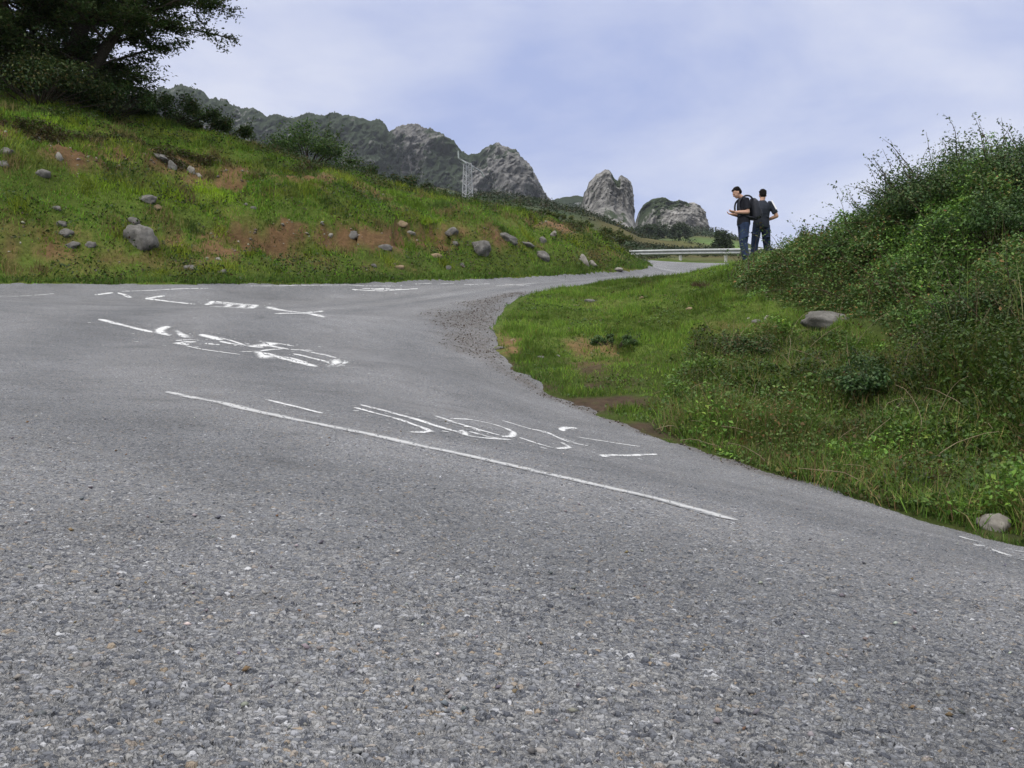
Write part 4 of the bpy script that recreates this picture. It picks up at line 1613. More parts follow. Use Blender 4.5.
# ---- bushes one can tell apart on the right
HAW = [(.022, .040, .019), (.036, .056, .024), (.052, .070, .029), (.056, .050, .028)]
shrub('bush', at(972, 205, 14.2), 1.15, .9, 1.22, 21000, .042, HAW, [4, 4, 2, 1], 'tall twiggy bush crowning the mound at the right, its bare shoots against the sky', clumps=60, twigs=60, twig_len=.30)
shrub('bush', at(924, 215, 14.7), .62, .6, .80, 7500, .042, HAW, [4, 4, 2, 1], 'rounded bush left of the tall twiggy bush on top of the mound', clumps=34, twigs=34, twig_len=.30)
shrub('bush', at(1040, 215, 13.6), .9, .8, 1.05, 9000, .042, HAW, [4, 4, 2, 1], 'dense dark bush at the right edge of the frame beside the tall twiggy bush', clumps=40, twigs=26, twig_len=.25)
MIX = [(.028, .052, .018), (.044, .076, .024), (.062, .098, .030), (.060, .050, .026)]
shrub('bush', at(1000, 255, 12.9), .95, .8, .72, 12000, .040, [(.020, .038, .016), (.030, .052, .020), (.044, .066, .026)], [4, 4, 2], 'broad dark green bush on the upper right flank of the mound', clumps=46, twigs=26, twig_len=.18)
shrub('bush', at(925, 275, 12.9), .62, .5, .46, 6500, .046, MIX, [3, 4, 3, 1], 'leafy mid-green bush in the middle of the bramble slope', clumps=34, twigs=20, twig_len=.16)
shrub('bush', at(862, 262, 15.0), .60, .5, .42, 5200, .044, MIX, [4, 4, 2, 1.6], 'bumpy green bush on the left part of the bramble slope', clumps=32, twigs=20, twig_len=.18)
shrub('bush', at(815, 262, 16.9), .55, .45, .34, 4000, .042, MIX, [4, 3, 1, 1.6], 'low bush on the mound skyline nearest the two people', clumps=28, twigs=14, twig_len=.14)
shrub('bush', at(965, 320, 11.2), .60, .45, .42, 6000, .044, [(.034, .066, .020), (.055, .095, .026), (.075, .12, .03)], [3, 4, 2], 'bright leafy bush low on the bramble slope beside the yellowish fern', clumps=34, twigs=14, twig_len=.14)
shrub('bush', at(893, 226, 15.2), .55, .5, .52, 4200, .040, [(.030, .055, .020), (.045, .075, .024), (.05, .045, .022)], [4, 3, 1], 'small loose bush with thin arching shoots on the mound skyline', clumps=24, twigs=26, twig_len=.34)
shrub('bush', at(745, 352, 11.8), .55, .45, .34, 5200, .032, [(.020, .036, .014), (.034, .050, .018), (.060, .040, .024)], [4, 3, 2], 'low dark brownish bush on the grass tongue in front of the bramble mound', clumps=30, twigs=8, twig_len=.12)
shrub('bush', at(878, 378, 9.4), .60, .5, .36, 6500, .034, [(.016, .032, .014), (.028, .048, .020), (.040, .060, .026)], [4, 4, 2], 'dark leafy bush below the flat rock on the right verge', clumps=32, twigs=8, twig_len=.12)
shrub('bush', at(1000, 350, 10.5), .65, .5, .55, 6000, .036, [(.016, .030, .012), (.026, .044, .016), (.045, .040, .020)], [4, 4, 2], 'very dark bush at the foot of the bramble mound by the right edge', clumps=32, twigs=10, twig_len=.2)
shrub('bush', at(614, 347, 13.2), .30, .22, .17, 1600, .030, [(.022, .042, .018), (.036, .056, .022)], [1, 1], 'small grey-green bush beside the bare red earth on the grass tongue', clumps=16, twigs=4, twig_len=.08)


def tuft(u, v, Y, r, h, n, cols, label):
    b = at(u, v, Y)
    a = RNG.random(n) * 6.28
    rr = np.sqrt(RNG.random(n)) * r
    p = np.stack([np.cos(a) * rr, np.sin(a) * rr, -.01 + 0 * a], 1)
    o = blades('grass_tuft', p, h * (.5 + .6 * RNG.random(n)), np.full(n, .009), palette(n, cols, [1] * len(cols), .3), lean=.9)
    o.location = b
    tag(o, label, 'grass tuft')


DRY = [(.10, .075, .040), (.075, .058, .030), (.06, .07, .025)]
tuft(647, 290, 18.2, .14, .17, 300, DRY, 'small brown dry tuft on the far edge of the grass tongue')
tuft(700, 296, 17.4, .17, .15, 320, [(.09, .05, .035), (.07, .045, .03), (.05, .05, .02)], 'reddish brown dry tuft on the grass tongue near the bramble mound')


def tall_weed(u, v, Y, h, label, cols, cat='weed', lean=(.1, 0), n=70, name='tall_weed', leaf=.05):
    b = at(u, v, Y)
    t = empty(name, b)
    tag(t, label, cat)
    pts, rad, _ = limb((0, 0, -.05), (lean[0], lean[1], 1), h, .008, 9, .08, .05)
    tubes('stalk', [(pts, rad)], STALK, t, 5)
    kk = RNG.random(n) * 7.9
    i = kk.astype(int)
    p = pts[i] + (pts[i + 1] - pts[i]) * (kk - i)[:, None] + RNG.normal(size=(n, 3)) * .035
    leaves('foliage', p, np.full(n, leaf), palette(n, cols, [1] * len(cols), .3), LEAF, t, aspect=.35)


STALK = plain('green_stalk', (.10, .115, .04), .7, .2)
LG = [(.07, .11, .03), (.09, .13, .035), (.05, .085, .025)]
tall_weed(921, 285, 12.4, 1.15, 'tall pale green stalk standing up out of the brambles below the twiggy bush', LG)
tall_weed(908, 300, 12.0, .62, 'short yellow-green stalk left of the tall pale stalk in the brambles', LG, lean=(-.15, 0), n=50)
tall_weed(1004, 372, 9.2, .80, 'thin upright stalk in front of the very dark bush at the right', LG, n=40)
tall_weed(865, 300, 12.6, .45, 'reddish dry stalk at the lower edge of the brambles', [(.12, .07, .04), (.09, .06, .035)], n=26, leaf=.035)
tall_weed(838, 305, 12.9, .42, 'straw-coloured dry stalk between the flat rock and the brambles', [(.15, .11, .06), (.12, .09, .05)], n=22, leaf=.035)


def fern(u, v, Y, size, label, cols):
    b = at(u, v, Y)
    t = empty('fern', b)
    tag(t, label, 'fern')
    for k in range(7):
        az = k / 7 * 6.28 + RNG.random() * .6
        pts, rad, _ = limb((0, 0, 0), (math.cos(az) * .75, math.sin(az) * .75, 1.0), size * (.8 + .35 * RNG.random()), .004, 12, .05, 1.0)
        pts2 = []
        for i in range(2, 12):
            tg = unit(pts[min(i + 1, 11)] - pts[i - 1])
            s = unit(np.cross(tg, [0, 0, 1.]))
            L = size * .26 * math.sin(math.pi * (i - .5) / 12.) + .01
            for sg in (-1, 1):
                for q in np.linspace(.15, 1, 6):
                    pts2.append(pts[i] + s * sg * L * q + tg * L * .25 * q)
        pts2 = np.array(pts2)
        fr = tubes('frond', [(pts, rad)], STALK, t, 4)
        leaves('leaflets', pts2, np.full(len(pts2), size * .075), palette(len(pts2), cols, [1] * len(cols), .2), LEAF, fr, aspect=.6, up=1.2)


fern(938, 262, 13.2, .60, 'pale green fern growing out of the brambles below the twiggy bush', [(.075, .115, .035), (.095, .14, .04)])
fern(955, 345, 10.6, .50, 'yellowish fern at the lower edge of the bramble mound on the right', [(.085, .105, .03), (.11, .10, .04)])

# ---- loose gravel, leaf litter and grit along the inside of the bend
def stones_stuff(name, p, size, tint, mat):
    base = np.array([[1, 0, 0], [-1, 0, 0], [0, 1, 0], [0, -1, 0], [0, 0, .75], [0, 0, -.75]], float)
    fc = np.array([[0, 2, 4], [2, 1, 4], [1, 3, 4], [3, 0, 4], [2, 0, 5], [1, 2, 5], [3, 1, 5], [0, 3, 5]])
    n = len(p)
    V = base[None] * (1 + (RNG.random((n, 6, 1)) - .5) * .7) * size[:, None, None]
    a = RNG.random(n) * 6.28
    ca, sa = np.cos(a)[:, None], np.sin(a)[:, None]
    X = V[:, :, 0] * ca - V[:, :, 1] * sa
    Yv = V[:, :, 0] * sa + V[:, :, 1] * ca
    tl = (RNG.random((n, 1)) - .5) * 1.2
    Zv = V[:, :, 2] * .8 + X * tl
    V = np.stack([X, Yv, Zv], -1) + p[:, None]
    f = (fc[None] + np.arange(n)[:, None, None] * 6).reshape(-1, 3)
    return mesh_np(name, V.reshape(-1, 3), f, mat, attrs={'tint': np.repeat(tint, 6, 0)})


gm = NT('loose_grit')
gm.bsdf(gm.attr('tint').outputs['Color'], .9, .15)
x, y = sample([(-2.4, 12.5), (-1.9, 16.5), (.2, 19.2), (1.8, 19.2), (.6, 16), (.5, 13), (1.0, 10.4), (1.6, 8.6), (2.6, 7.2), (2.2, 6.4), (1.0, 7.8), (0, 10), (-1, 12)], 60000)
gv = gravel_amount(x, y)
k = RNG.random(len(x)) < gv * .22
x, y = x[k], y[k]
sd = road_sd(x, y)
z = np.where(sd < 0, road_z(x, y) + .006, HG(x, y))
n = len(x)
tn = palette(n, [(.055, .044, .036), (.10, .085, .07), (.17, .155, .14), (.05, .03, .018), (.34, .32, .30)], [4, 4, 2.5, 2.5, .5], .25)
tag(stones_stuff('gravel', np.stack([x, y, z], 1), (.004 + .010 * RNG.random(n) ** 4), tn, gm.m), kind='stuff')
# scattered loose chippings on the near carriageway
n = 700
Y_ = np.exp(RNG.uniform(math.log(.9), math.log(9), n))
x = RNG.uniform(-.5, .5, n) * Y_
k = road_sd(x, Y_) < -.2
x, Y_ = x[k], Y_[k]
n = len(x)
tag(stones_stuff('gravel', np.stack([x, Y_, road_z(x, Y_) + .004], 1), .0025 + .004 * RNG.random(n) ** 3,
                 palette(n, [(.10, .10, .11), (.20, .19, .18), (.14, .10, .06), (.40, .39, .37)], [3, 4, 1, .6], .3), gm.m), kind='stuff')
# stony debris in the slips of the bank
x, y = sample(bank_poly, 26000)
z = HG(x, y)
so = soil_mask(x, y, z)
k = (RNG.random(len(x)) < so * .45 + .004) & (road_sd(x, y) > .05)
x, y, z = x[k], y[k], z[k]
n = len(x)
tag(stones_stuff('stone_debris', np.stack([x, y, z + .01], 1), .02 + .045 * RNG.random(n) ** 3,
                 palette(n, [(.15, .135, .115), (.22, .20, .17), (.10, .08, .06)], [3, 2, 2], .3), gm.m), kind='stuff')

# ------------------------------------------------------------------ rocks
STONE = NT('weathered_limestone')
v = STONE.obj()
n1, n2 = STONE.noise(v, 3.5, 8, .65, .4), STONE.noise(v, 17, 6, .7)
c = STONE.ramp(n1, [(.28, (.075, .071, .064)), (.5, (.135, .129, .119)), (.72, (.20, .192, .178))])
c = STONE.mix(1., c, STONE.ramp(n2, [(.3, .72), (.7, 1.2)]), 'MULTIPLY')
STONE.bsdf(c, .95, .15, n2, .6, .03)
PALE = NT('pale_stone')
v = PALE.obj()
n2 = PALE.noise(v, 12, 7, .65)
PALE.bsdf(PALE.ramp(n2, [(.3, (.155, .142, .122)), (.7, (.26, .245, .218))]), .9, .2, n2, .4, .02)
OCHRE = plain('ochre_stone', (.20, .15, .095), .9, .1, 0, .3, 14, .4)


ROCKS = []


def rock(u, v, w, h, label, mat=None, name='rock', dz=.0, Y=None, rot=0., soft=0.):
    p = hit(u, v + h * .3, HG) if Y is None else at(u, v, Y)
    q = p[1] / F
    rx, rz = w * q * .54, h * q * .54
    bm = bmesh.new()
    bmesh.ops.create_icosphere(bm, subdivisions=3 if w < 14 else 4, radius=1)
    co = np.array([vv.co[:] for vv in bm.verts])
    sd_ = RNG.random() * 90
    planes = unit(RNG.normal(size=(13, 3)))
    dd = co @ planes.T
    lim = .50 + .36 * RNG.random(13) + soft
    cut = np.min(np.where(dd > .05, lim[None] / np.maximum(dd, .05), 9), axis=1) * 1.12
    r = np.minimum(1.0, cut) * (1 + (fbm(co * 1.6 + sd_, 4, 7) - .5) * .5 + (fbm(co * 5 + sd_, 3, 9) - .5) * .16)
    co = co * r[:, None] * np.array([rx, rx * .8, rz]) * 1.12
    cr, sr = math.cos(rot), math.sin(rot)
    co = np.stack([co[:, 0] * cr - co[:, 2] * sr, co[:, 1], co[:, 0] * sr + co[:, 2] * cr], 1)
    for vv, c_ in zip(bm.verts, co):
        vv.co = c_
    o = bm_obj(name, bm, (mat or STONE).m if isinstance(mat or STONE, NT) else mat)
    o.location = (p[0], p[1], p[2] + rz * .16 + dz)
    ROCKS.append((p[0], p[1], rx))
    tag(o, label, 'rock')
    return o


rock(141, 237, 32, 30, 'big grey boulder sitting in the lower part of the left bank', name='boulder')
rock(133, 221, 13, 9, 'small grey rock resting just above the big boulder')
rock(148, 200, 15, 11, 'pale grey rock in the bright grass above the big boulder')
rock(157, 209, 8, 7, 'little buff stone touching the pale rock above the big boulder', OCHRE)
rock(57, 210, 9, 7, 'small dark stone alone in the grass above the cluster of three rocks')
rock(62, 226, 9, 8, 'topmost rock of the small dark cluster left of the big boulder')
rock(66, 234, 12, 9, 'middle rock of the small dark cluster left of the big boulder')
rock(72, 246, 13, 8, 'flat grey rock below the small dark cluster left of the big boulder')
rock(90, 245, 11, 8, 'grey-brown rock midway between the dark cluster and the big boulder')
rock(6, 151, 15, 11, 'grey rock cut by the left edge of the frame, high on the bank')
rock(4, 164, 10, 8, 'small stone under the rock at the left edge of the frame')
rock(44, 173, 13, 9, 'round brownish grey rock in grass below the orange earth slip')
rock(59, 157, 7, 11, 'narrow pale stone standing in the orange earth slip', PALE)
rock(39, 139, 6, 6, 'small stone at the upper rim of the orange earth slip')
rock(162, 158, 16, 7, 'long grey slab lying slanted in the brown slip of the bank', rot=-.5)
rock(172, 166, 8, 12, 'dark upright rock beside the slanted slab in the brown slip')
rock(191, 172, 7, 9, 'left of two pale stones in the brown slip', PALE)
rock(199, 176, 7, 6, 'right of two pale stones in the brown slip', PALE)
rock(191, 268, 13, 8, 'grey rock at the foot of the bank right of the big boulder')
rock(221, 272, 9, 7, 'small grey rock at the road foot of the bank under the stony slip')
rock(218, 259, 8, 6, 'pale stone in the stony slip above the foot of the bank', PALE)
rock(246, 205, 6, 5, 'left of two small stones below the green tussocks')
rock(253, 208, 6, 5, 'right of two small stones below the green tussocks')
rock(330, 235, 7, 6, 'pale round stone in the brown earth in the middle of the bank', PALE)
rock(353, 243, 9, 12, 'narrow grey rock upright in the brown earth in the middle of the bank', rot=.3)
rock(385, 247, 12, 9, 'grey-brown rock in the bare earth right of the upright narrow rock')
rock(374, 267, 7, 5, 'small stone near the road under the middle of the bank')
rock(399, 267, 9, 7, 'buff stone near the road left of the dark leaning rock', OCHRE)
rock(402, 228, 9, 8, 'buff rock high in the orange earth of the bank', OCHRE)
rock(410, 234, 9, 6, 'pale stone just below the buff rock in the orange earth', PALE)
rock(437, 257, 12, 9, 'brownish rock low on the bank left of the dark leaning rock', OCHRE)
rock(452, 233, 11, 10, 'grey rock under a tussock above the dark leaning rock')
rock(455, 244, 8, 5, 'small flat stone left of the dark leaning rock')
rock(481, 246, 17, 22, 'dark grey rock leaning out of the bank, half its height in grass', name='boulder', rot=.35)
rock(448, 268, 8, 7, 'left of two small grey stones by the road below the dark leaning rock')
rock(462, 266, 6, 7, 'right of two small grey stones by the road below the dark leaning rock')
rock(508, 237, 17, 10, 'broad grey slab right of the dark leaning rock', rot=-.4)
rock(527, 246, 13, 6, 'flat stone below the broad grey slab', rot=-.3)
rock(543, 240, 9, 8, 'small rock at the lower rim of the orange slip on the right of the bank')
rock(543, 257, 15, 9, 'long grey rock low on the bank toward the guardrail', rot=-.5)
rock(553, 233, 6, 8, 'pale stone inside the orange slip on the right of the bank', PALE)
rock(584, 260, 9, 14, 'tall pale rock near the right end of the bank', PALE, rot=.35)
rock(592, 264, 8, 8, 'smaller pale rock touching the tall pale rock near the end of the bank', PALE)
rock(619, 270, 9, 4.5, 'whitish stone at the very end of the bank beside the road', PALE)
rock(995, 529, 31, 23, 'pale rounded stone lying on the right verge at the edge of the road', PALE, rot=-.25, dz=.035)
rock(836, 316, 54, 19, 'long flat grey rock lying in the grass below the brambles', rot=-.20, dz=-.07, soft=.28)
rock(769, 318, 9, 7, 'whitish stone in the grass left of the long flat rock', PALE)
rock(757, 322, 10, 6, 'grey stone in the grass in front of the whitish stone')
rock(748, 320, 5, 4.5, 'tiny white stone at the left of the pair of stones in the grass', PALE)
rock(689, 309, 8, 4.5, 'flat buff stone in the middle of the grass tongue', OCHRE)
rock(641, 293, 5, 4, 'upper of two yellowish stones by the brown tuft', OCHRE)
rock(641, 298, 6, 4, 'lower of two yellowish stones by the brown tuft', OCHRE)
rock(590, 301, 12, 5, 'flat grey stone on the upper part of the grass tongue')
rock(575, 306, 8, 4.5, 'buff stone near the flat grey stone on the grass tongue', OCHRE)
rock(513, 341, 8, 6, 'yellowish stone at the tip of the grass tongue', OCHRE)
rock(502, 348, 13, 6, 'flat grey stone in the gravel at the tip of the grass tongue')
rock(540, 358, 9, 6, 'grey stone above the verge below the tip of the grass tongue')
rock(558, 357, 8, 7, 'pale grey stone left of the bare red earth on the tongue', PALE)
rock(591, 355, 5, 4, 'small whitish stone on the bare red earth', PALE)
rock(578, 389, 4, 5, 'small white stone below the bare red earth near the verge', PALE)
rock(626, 418, 7, 5, 'reddish pebble on the dark verge beside the nearest painted word', OCHRE)

# grass grown up round the stones
gp, gl, gc = [], [], []
for x0, y0, r0 in ROCKS:
    m_ = int(50 + 240 * r0)
    a = RNG.random(m_) * 2 * np.pi
    q = r0 * (.80 + .35 * RNG.random(m_))
    px, py = x0 + np.cos(a) * q, y0 + np.sin(a) * q * .85
    sd = road_sd(px, py)
    k = sd > 0
    px, py = px[k], py[k]
    if len(px) == 0:
        continue
    gp.append(np.stack([px, py, HG(px, py) - .01], 1))
    gl.append(np.minimum(.05 + .12 * RNG.random(len(px)), .035 + r0 * .8 * RNG.random(len(px))))
    gc.append(palette(len(px), [(.075, .135, .018), (.055, .10, .016), (.11, .15, .022), (.12, .10, .045)], [4, 4, 2, 1.5], .3))
gp, gl, gc = np.vstack(gp), np.concatenate(gl), np.vstack(gc)
tag(blades('grass', gp, gl, .006 + .007 * RNG.random(len(gp)), gc, lean=.7), kind='stuff')
# ------------------------------------------------------------------ guardrail
GALV = plain('galvanised_steel', (.30, .31, .305), .5, .4, .35, .18, 5., .1)
POSTM = plain('pale_post', (.36, .355, .32), .6, .3, .1, .2, 8., .1)
rail_line = catmull([(4.4, 58.2), (6.4, 56.0), (8.4, 53.7), (10.3, 51.3), (12.0, 48.7), (13.4, 45.6), (14.2, 41.8), (14.3, 37.8)], 8)
gr_o = empty('guardrail', (rail_line[0][0], rail_line[0][1], HG([rail_line[0][0]], [rail_line[0][1]])[0]))
tag(gr_o, 'long galvanised steel guardrail on short posts at the outer edge of the far road', 'guardrail')
org = np.array(gr_o.location[:])
seg = np.linalg.norm(np.diff(rail_line, axis=0), axis=1)
cum = np.concatenate([[0], np.cumsum(seg)])
ss = np.linspace(0, cum[-1], 60)
lx, ly = np.interp(ss, cum, rail_line[:, 0]), np.interp(ss, cum, rail_line[:, 1])
lz = H(lx, ly)
lz = np.polyval(np.polyfit(ss, lz, 2), ss)
tx, ty = np.gradient(lx), np.gradient(ly)
tl = np.hypot(tx, ty)
nx, ny = -ty / tl, tx / tl                              # toward the road
if nx[30] * (8 - lx[30]) + ny[30] * (44 - ly[30]) < 0:
    nx, ny = -nx, -ny
prof = [(.0, .44), (.03, .455), (.075, .485), (.085, .515), (.075, .545), (.02, .575), (.005, .595), (.02, .615), (.075, .645), (.085, .675), (.075, .705), (.03, .735), (.0, .75)]
prof = prof + [(a - .012, b) for a, b in prof[::-1]]
m_ = len(prof)
V = np.array([[lx[i] + nx[i] * a, ly[i] + ny[i] * a, lz[i] + b] for i in range(60) for a, b in prof]) - org
i = np.arange(59)[:, None] * m_ + np.arange(m_)[None]
j = np.arange(59)[:, None] * m_ + (np.arange(m_)[None] + 1) % m_
mesh_np('rail', V, np.stack([i, j, j + m_, i + m_], -1).reshape(-1, 4), GALV, gr_o, smooth_shade=True)


def hpost(p, t, h):
    """U-section post with its spacer block"""
    bm = bmesh.new()
    t = unit(np.array([t[0], t[1], 0.]))
    nrm = np.array([-t[1], t[0], 0.])
    for (a0, a1, b0, b1, z0, z1) in ((-.06, .06, -.05, -.042, -.4, h), (-.06, -.052, -.042, .05, -.4, h), (.052, .06, -.042, .05, -.4, h)):
        vs = [bm.verts.new(p + t * a + nrm * b_ + np.array([0, 0, z])) for a in (a0, a1) for b_ in (b0, b1) for z in (z0, z1)]
        for f in ((0, 1, 3, 2), (4, 6, 7, 5), (0, 4, 5, 1), (2, 3, 7, 6), (0, 2, 6, 4), (1, 5, 7, 3)):
            bm.faces.new([vs[q] for q in f])
    bmesh.ops.recalc_face_normals(bm, faces=bm.faces)
    return bm


post_s = np.arange(.6, cum[-1], 3.1)
# one post stands where the photograph shows it
for s in post_s:
    px, py = np.interp(s, ss, lx), np.interp(s, ss, ly)
    k = int(np.argmin(np.abs(ss - s)))
    p = np.array([px - nx[k] * .07, py - ny[k] * .07, np.interp(s, ss, lz)]) - org
    bm_obj('post', hpost(p, (tx[k], ty[k]), .72), POSTM, gr_o, False)

# ------------------------------------------------------------------ lattice pylon and its cables
STEEL = plain('grey_pylon_steel', (.33, .34, .35), .6, .3, .3, .15, 2., .05)
INS = plain('pale_insulator', (.42, .46, .44), .4, .5, 0, .1, 3., .05)
pz = float(HG([P(467.5, 0, 150)[0]], [150])[0])
pb = np.array([P(467.5, 0, 150)[0], 150., pz])
py_o = empty('pylon', pb)
tag(py_o, 'grey steel lattice power pylon standing behind the bank in front of the mountain', 'pylon')
top = P(467, 163.5, 150)[2] - pz


def hw(z):
    return .62 - .22 * z / top


rot = .55


def corner(q, z):
    a = rot + q * math.pi / 2 + math.pi / 4
    r = hw(z) * 1.414
    return np.array([math.cos(a) * r, math.sin(a) * r, z])


for q in range(4):
    tubes('leg', [([corner(q, -.8), corner(q, top)], [.10, .09])], STEEL, py_o, 4)
br = []
zs = np.linspace(0, top, 11)
for k in range(10):
    for q in range(4):
        a, b_ = (q, (q + 1) % 4) if (k + q) % 2 else ((q + 1) % 4, q)
        br.append(([corner(a, zs[k]), corner(b_, zs[k + 1])], [.055, .055]))
        br.append(([corner(q, zs[k + 1]), corner((q + 1) % 4, zs[k + 1])], [.045, .045]))
tubes('lattice', br, STEEL, py_o, 4)
eL = P(458.5, 160, 147)
eR = P(481, 171, 156)
eM = P(467.3, 163, 150)
eL[2] = eR[2] = eM[2] = pz + top + .05
lo = [e - pb for e in (eL, eM, eR)]
arm = [([lo[0], lo[1], lo[2]], [.10, .13, .10])]
for e in (lo[0], lo[2]):
    arm.append(([e * .5 + lo[1] * .5, corner(0, top - 1.1) * .2 + np.array([0, 0, (top - 1.1) * .8])], [.05, .05]))
tubes('cross_arm', arm, STEEL, py_o, 5)


def insulator(p, d, L=.95):
    pts = [p + np.array(d) * L * t for t in np.linspace(0, 1, 15)]
    rad = [.05 if k % 2 else .15 for k in range(15)]
    tubes('insulator', [(pts, rad)], INS, py_o, 8)
    return pb + pts[-1]


insulator(lo[0] + [0, 0, .05], (-.05, 0, 1), 1.1)
w1 = insulator(lo[0] * .72 + lo[1] * .28, (.75, .55, -.45), .9)
w2 = insulator(lo[1] * .75 + lo[2] * .25 + [0, 0, .2], (.35, .45, -.80), .9)
w3 = insulator(lo[2], (.45, .50, -.70), .9)
upb = at(578, 214, 420)
up_o = empty('utility_pole', upb)
tag(up_o, 'thin far utility pole at the left foot of the twin peaked rock stack', 'pole')
tubes('shaft', [([np.array([0, 0, -2]), np.array([0, 0, P(0, 202.5, 420)[2] - upb[2]])], [.28, .2])], STEEL, up_o, 6)
hz = P(0, 203.2, 420)[2] - upb[2]
tubes('cross_arm', [([np.array([-1.3, .4, hz]), np.array([1.3, -.4, hz])], [.13, .13])], STEEL, up_o, 4)
WIRE = plain('grey_cable', (.13, .135, .15), .6, .3)
for w, off, lb in ((w1, -1.2, 'uppermost thin grey cable running from the pylon to the far pole'), (w2, 0., 'middle thin grey cable running from the pylon to the far pole'),
                   (w3, 1.2, 'lowest thin grey cable running from the pylon to the far pole')):
    e = upb + np.array([off, -off * .3, hz])
    t = np.linspace(0, 1, 30)[:, None]
    pts = w + (e - w) * t - np.array([0, 0, 1.]) * 9 * 4 * t * (1 - t) * .55
    o = tubes('power_cable', [(pts, np.linspace(.018, .035, 30))], WIRE, None, 4, loc=w)
    tag(o, lb, 'cable')

# ------------------------------------------------------------------ people
SKIN = plain('skin', (.46, .27, .19), .55, .35, 0, .08, 30, .05)
HAIR = plain('dark_hair', (.009, .007, .006), .8, .1, 0, .4, 60, .5)
BLACK = plain('black_cotton', (.016, .017, .022), .9, .1, 0, .3, 18, .2)
NAVY = plain('charcoal_sport_cloth', (.022, .026, .036), .8, .2, 0, .25, 14, .2)
JEANS = plain('blue_denim', (.028, .042, .082), .9, .1, 0, .35, 9, .2)
DJEANS = plain('dark_denim', (.026, .036, .066), .9, .1, 0, .35, 9, .2)
SHOE = plain('dark_shoe', (.025, .024, .026), .7, .2, 0, .2, 20, .1)
WHITE = plain('white_piping', (.72, .73, .75), .8, .2, 0, .05, 20, .05)
NYLON = plain('black_nylon', (.020, .022, .030), .6, .3, 0, .35, 22, .3)


def ring_loft(bm, rings, n=20):
    """rings: (centre, semi-axis vector a, semi-axis vector b); closed at both ends"""
    loops = []
    for c, a, b_ in rings:
        c, a, b_ = (np.array(q, float) for q in (c, a, b_))
        loops.append([bm.verts.new(c + a * math.cos(t) + b_ * math.sin(t)) for t in np.linspace(0, 2 * math.pi, n, endpoint=False)])
    for l0, l1 in zip(loops, loops[1:]):
        for k in range(n):
            bm.faces.new([l0[k], l0[(k + 1) % n], l1[(k + 1) % n], l1[k]])
    bm.faces.new(loops[0][::-1])
    bm.faces.new(loops[-1])


def tube_loft(bm, pts, radii, n=14, cap=True):
    pts = np.array(pts, float)
    if cap:                                            # rounded ends
        d0, d1 = unit(pts[0] - pts[1]), unit(pts[-1] - pts[-2])
        pts = np.vstack([pts[0] + d0 * radii[0] * .8, pts[0] + d0 * radii[0] * .45, pts, pts[-1] + d1 * radii[-1] * .45, pts[-1] + d1 * radii[-1] * .8])
        radii = [radii[0] * .45, radii[0] * .85] + list(radii) + [radii[-1] * .85, radii[-1] * .45]
    tg = unit(np.gradient(pts, axis=0))
    rings = []
    for p, t, r in zip(pts, tg, radii):
        ref = np.array([0, 1., 0]) if abs(t[1]) < .9 else np.array([1., 0, 0])
        s = unit(np.cross(t, ref))
        rings.append((p, s * r, np.cross(t, s) * r))
    ring_loft(bm, rings, n)


def ell(bm, c, r, rotx=0., seg=18):
    M = Matrix.Translation(Vector(c)) @ Matrix.Rotation(rotx, 4, 'X') @ Matrix.Diagonal((*r, 1))
    bmesh.ops.create_uvsphere(bm, u_segments=seg, v_segments=12, radius=1, matrix=M)


def fuse(name, bm, mat, parent, voxel, it=3, fac=.4):
    """merge overlapping volumes into one continuous skin"""
    bmesh.ops.recalc_face_normals(bm, faces=bm.faces)
    o = bm_obj(name, bm, mat, parent)
    r = o.modifiers.new('r', 'REMESH')
    r.mode = 'VOXEL'
    r.voxel_size = voxel
    r.use_smooth_shade = True
    s = o.modifiers.new('s', 'SMOOTH')
    s.iterations = it
    s.factor = fac
    dg = bpy.context.evaluated_depsgraph_get()
    dg.update()
    me = bpy.data.meshes.new_from_object(o.evaluated_get(dg))
    o.modifiers.clear()
    old = o.data
    o.data = me
    me.name = name
    bpy.data.meshes.remove(old)
    me.polygons.foreach_set('use_smooth', np.ones(len(me.polygons), bool))
    return o


def hand(bm, wrist, d, pal, curl, side):
    """palm, four unequal fingers and a thumb; d = finger direction, pal = palm normal"""
    d, pal = unit(np.array(d, float)), np.array(pal, float)
    pal = unit(pal - d * (pal @ d))
    s = np.cross(d, pal) * side                        # towards the thumb
    w = np.array(wrist, float)
    ring_loft(bm, [(w, s * .028, pal * .021), (w + d * .035, s * .037, pal * .018), (w + d * .075, s * .041, pal * .015), (w + d * .092, s * .037, pal * .012)], 14)
    for k, (o, L) in enumerate(((.028, .070), (.010, .080), (-.009, .074), (-.027, .058))):
        p = w + d * .078 + s * o
        pts = [p]
        a = 0.
        for q in range(3):
            a += curl * (.6 + .25 * q)
            pts.append(pts[-1] + (d * math.cos(a) + pal * math.sin(a)) * L * (.42, .32, .26)[q])
        tube_loft(bm, pts, [.0092, .0088, .0080, .0070], 8)
    p = w + d * .022 + s * .026
    tube_loft(bm, [p, p + d * .026 + s * .026 + pal * .008, p + d * .055 + s * .032 + pal * .018, p + d * .076 + s * .027 + pal * .026], [.013, .012, .0105, .008], 8)


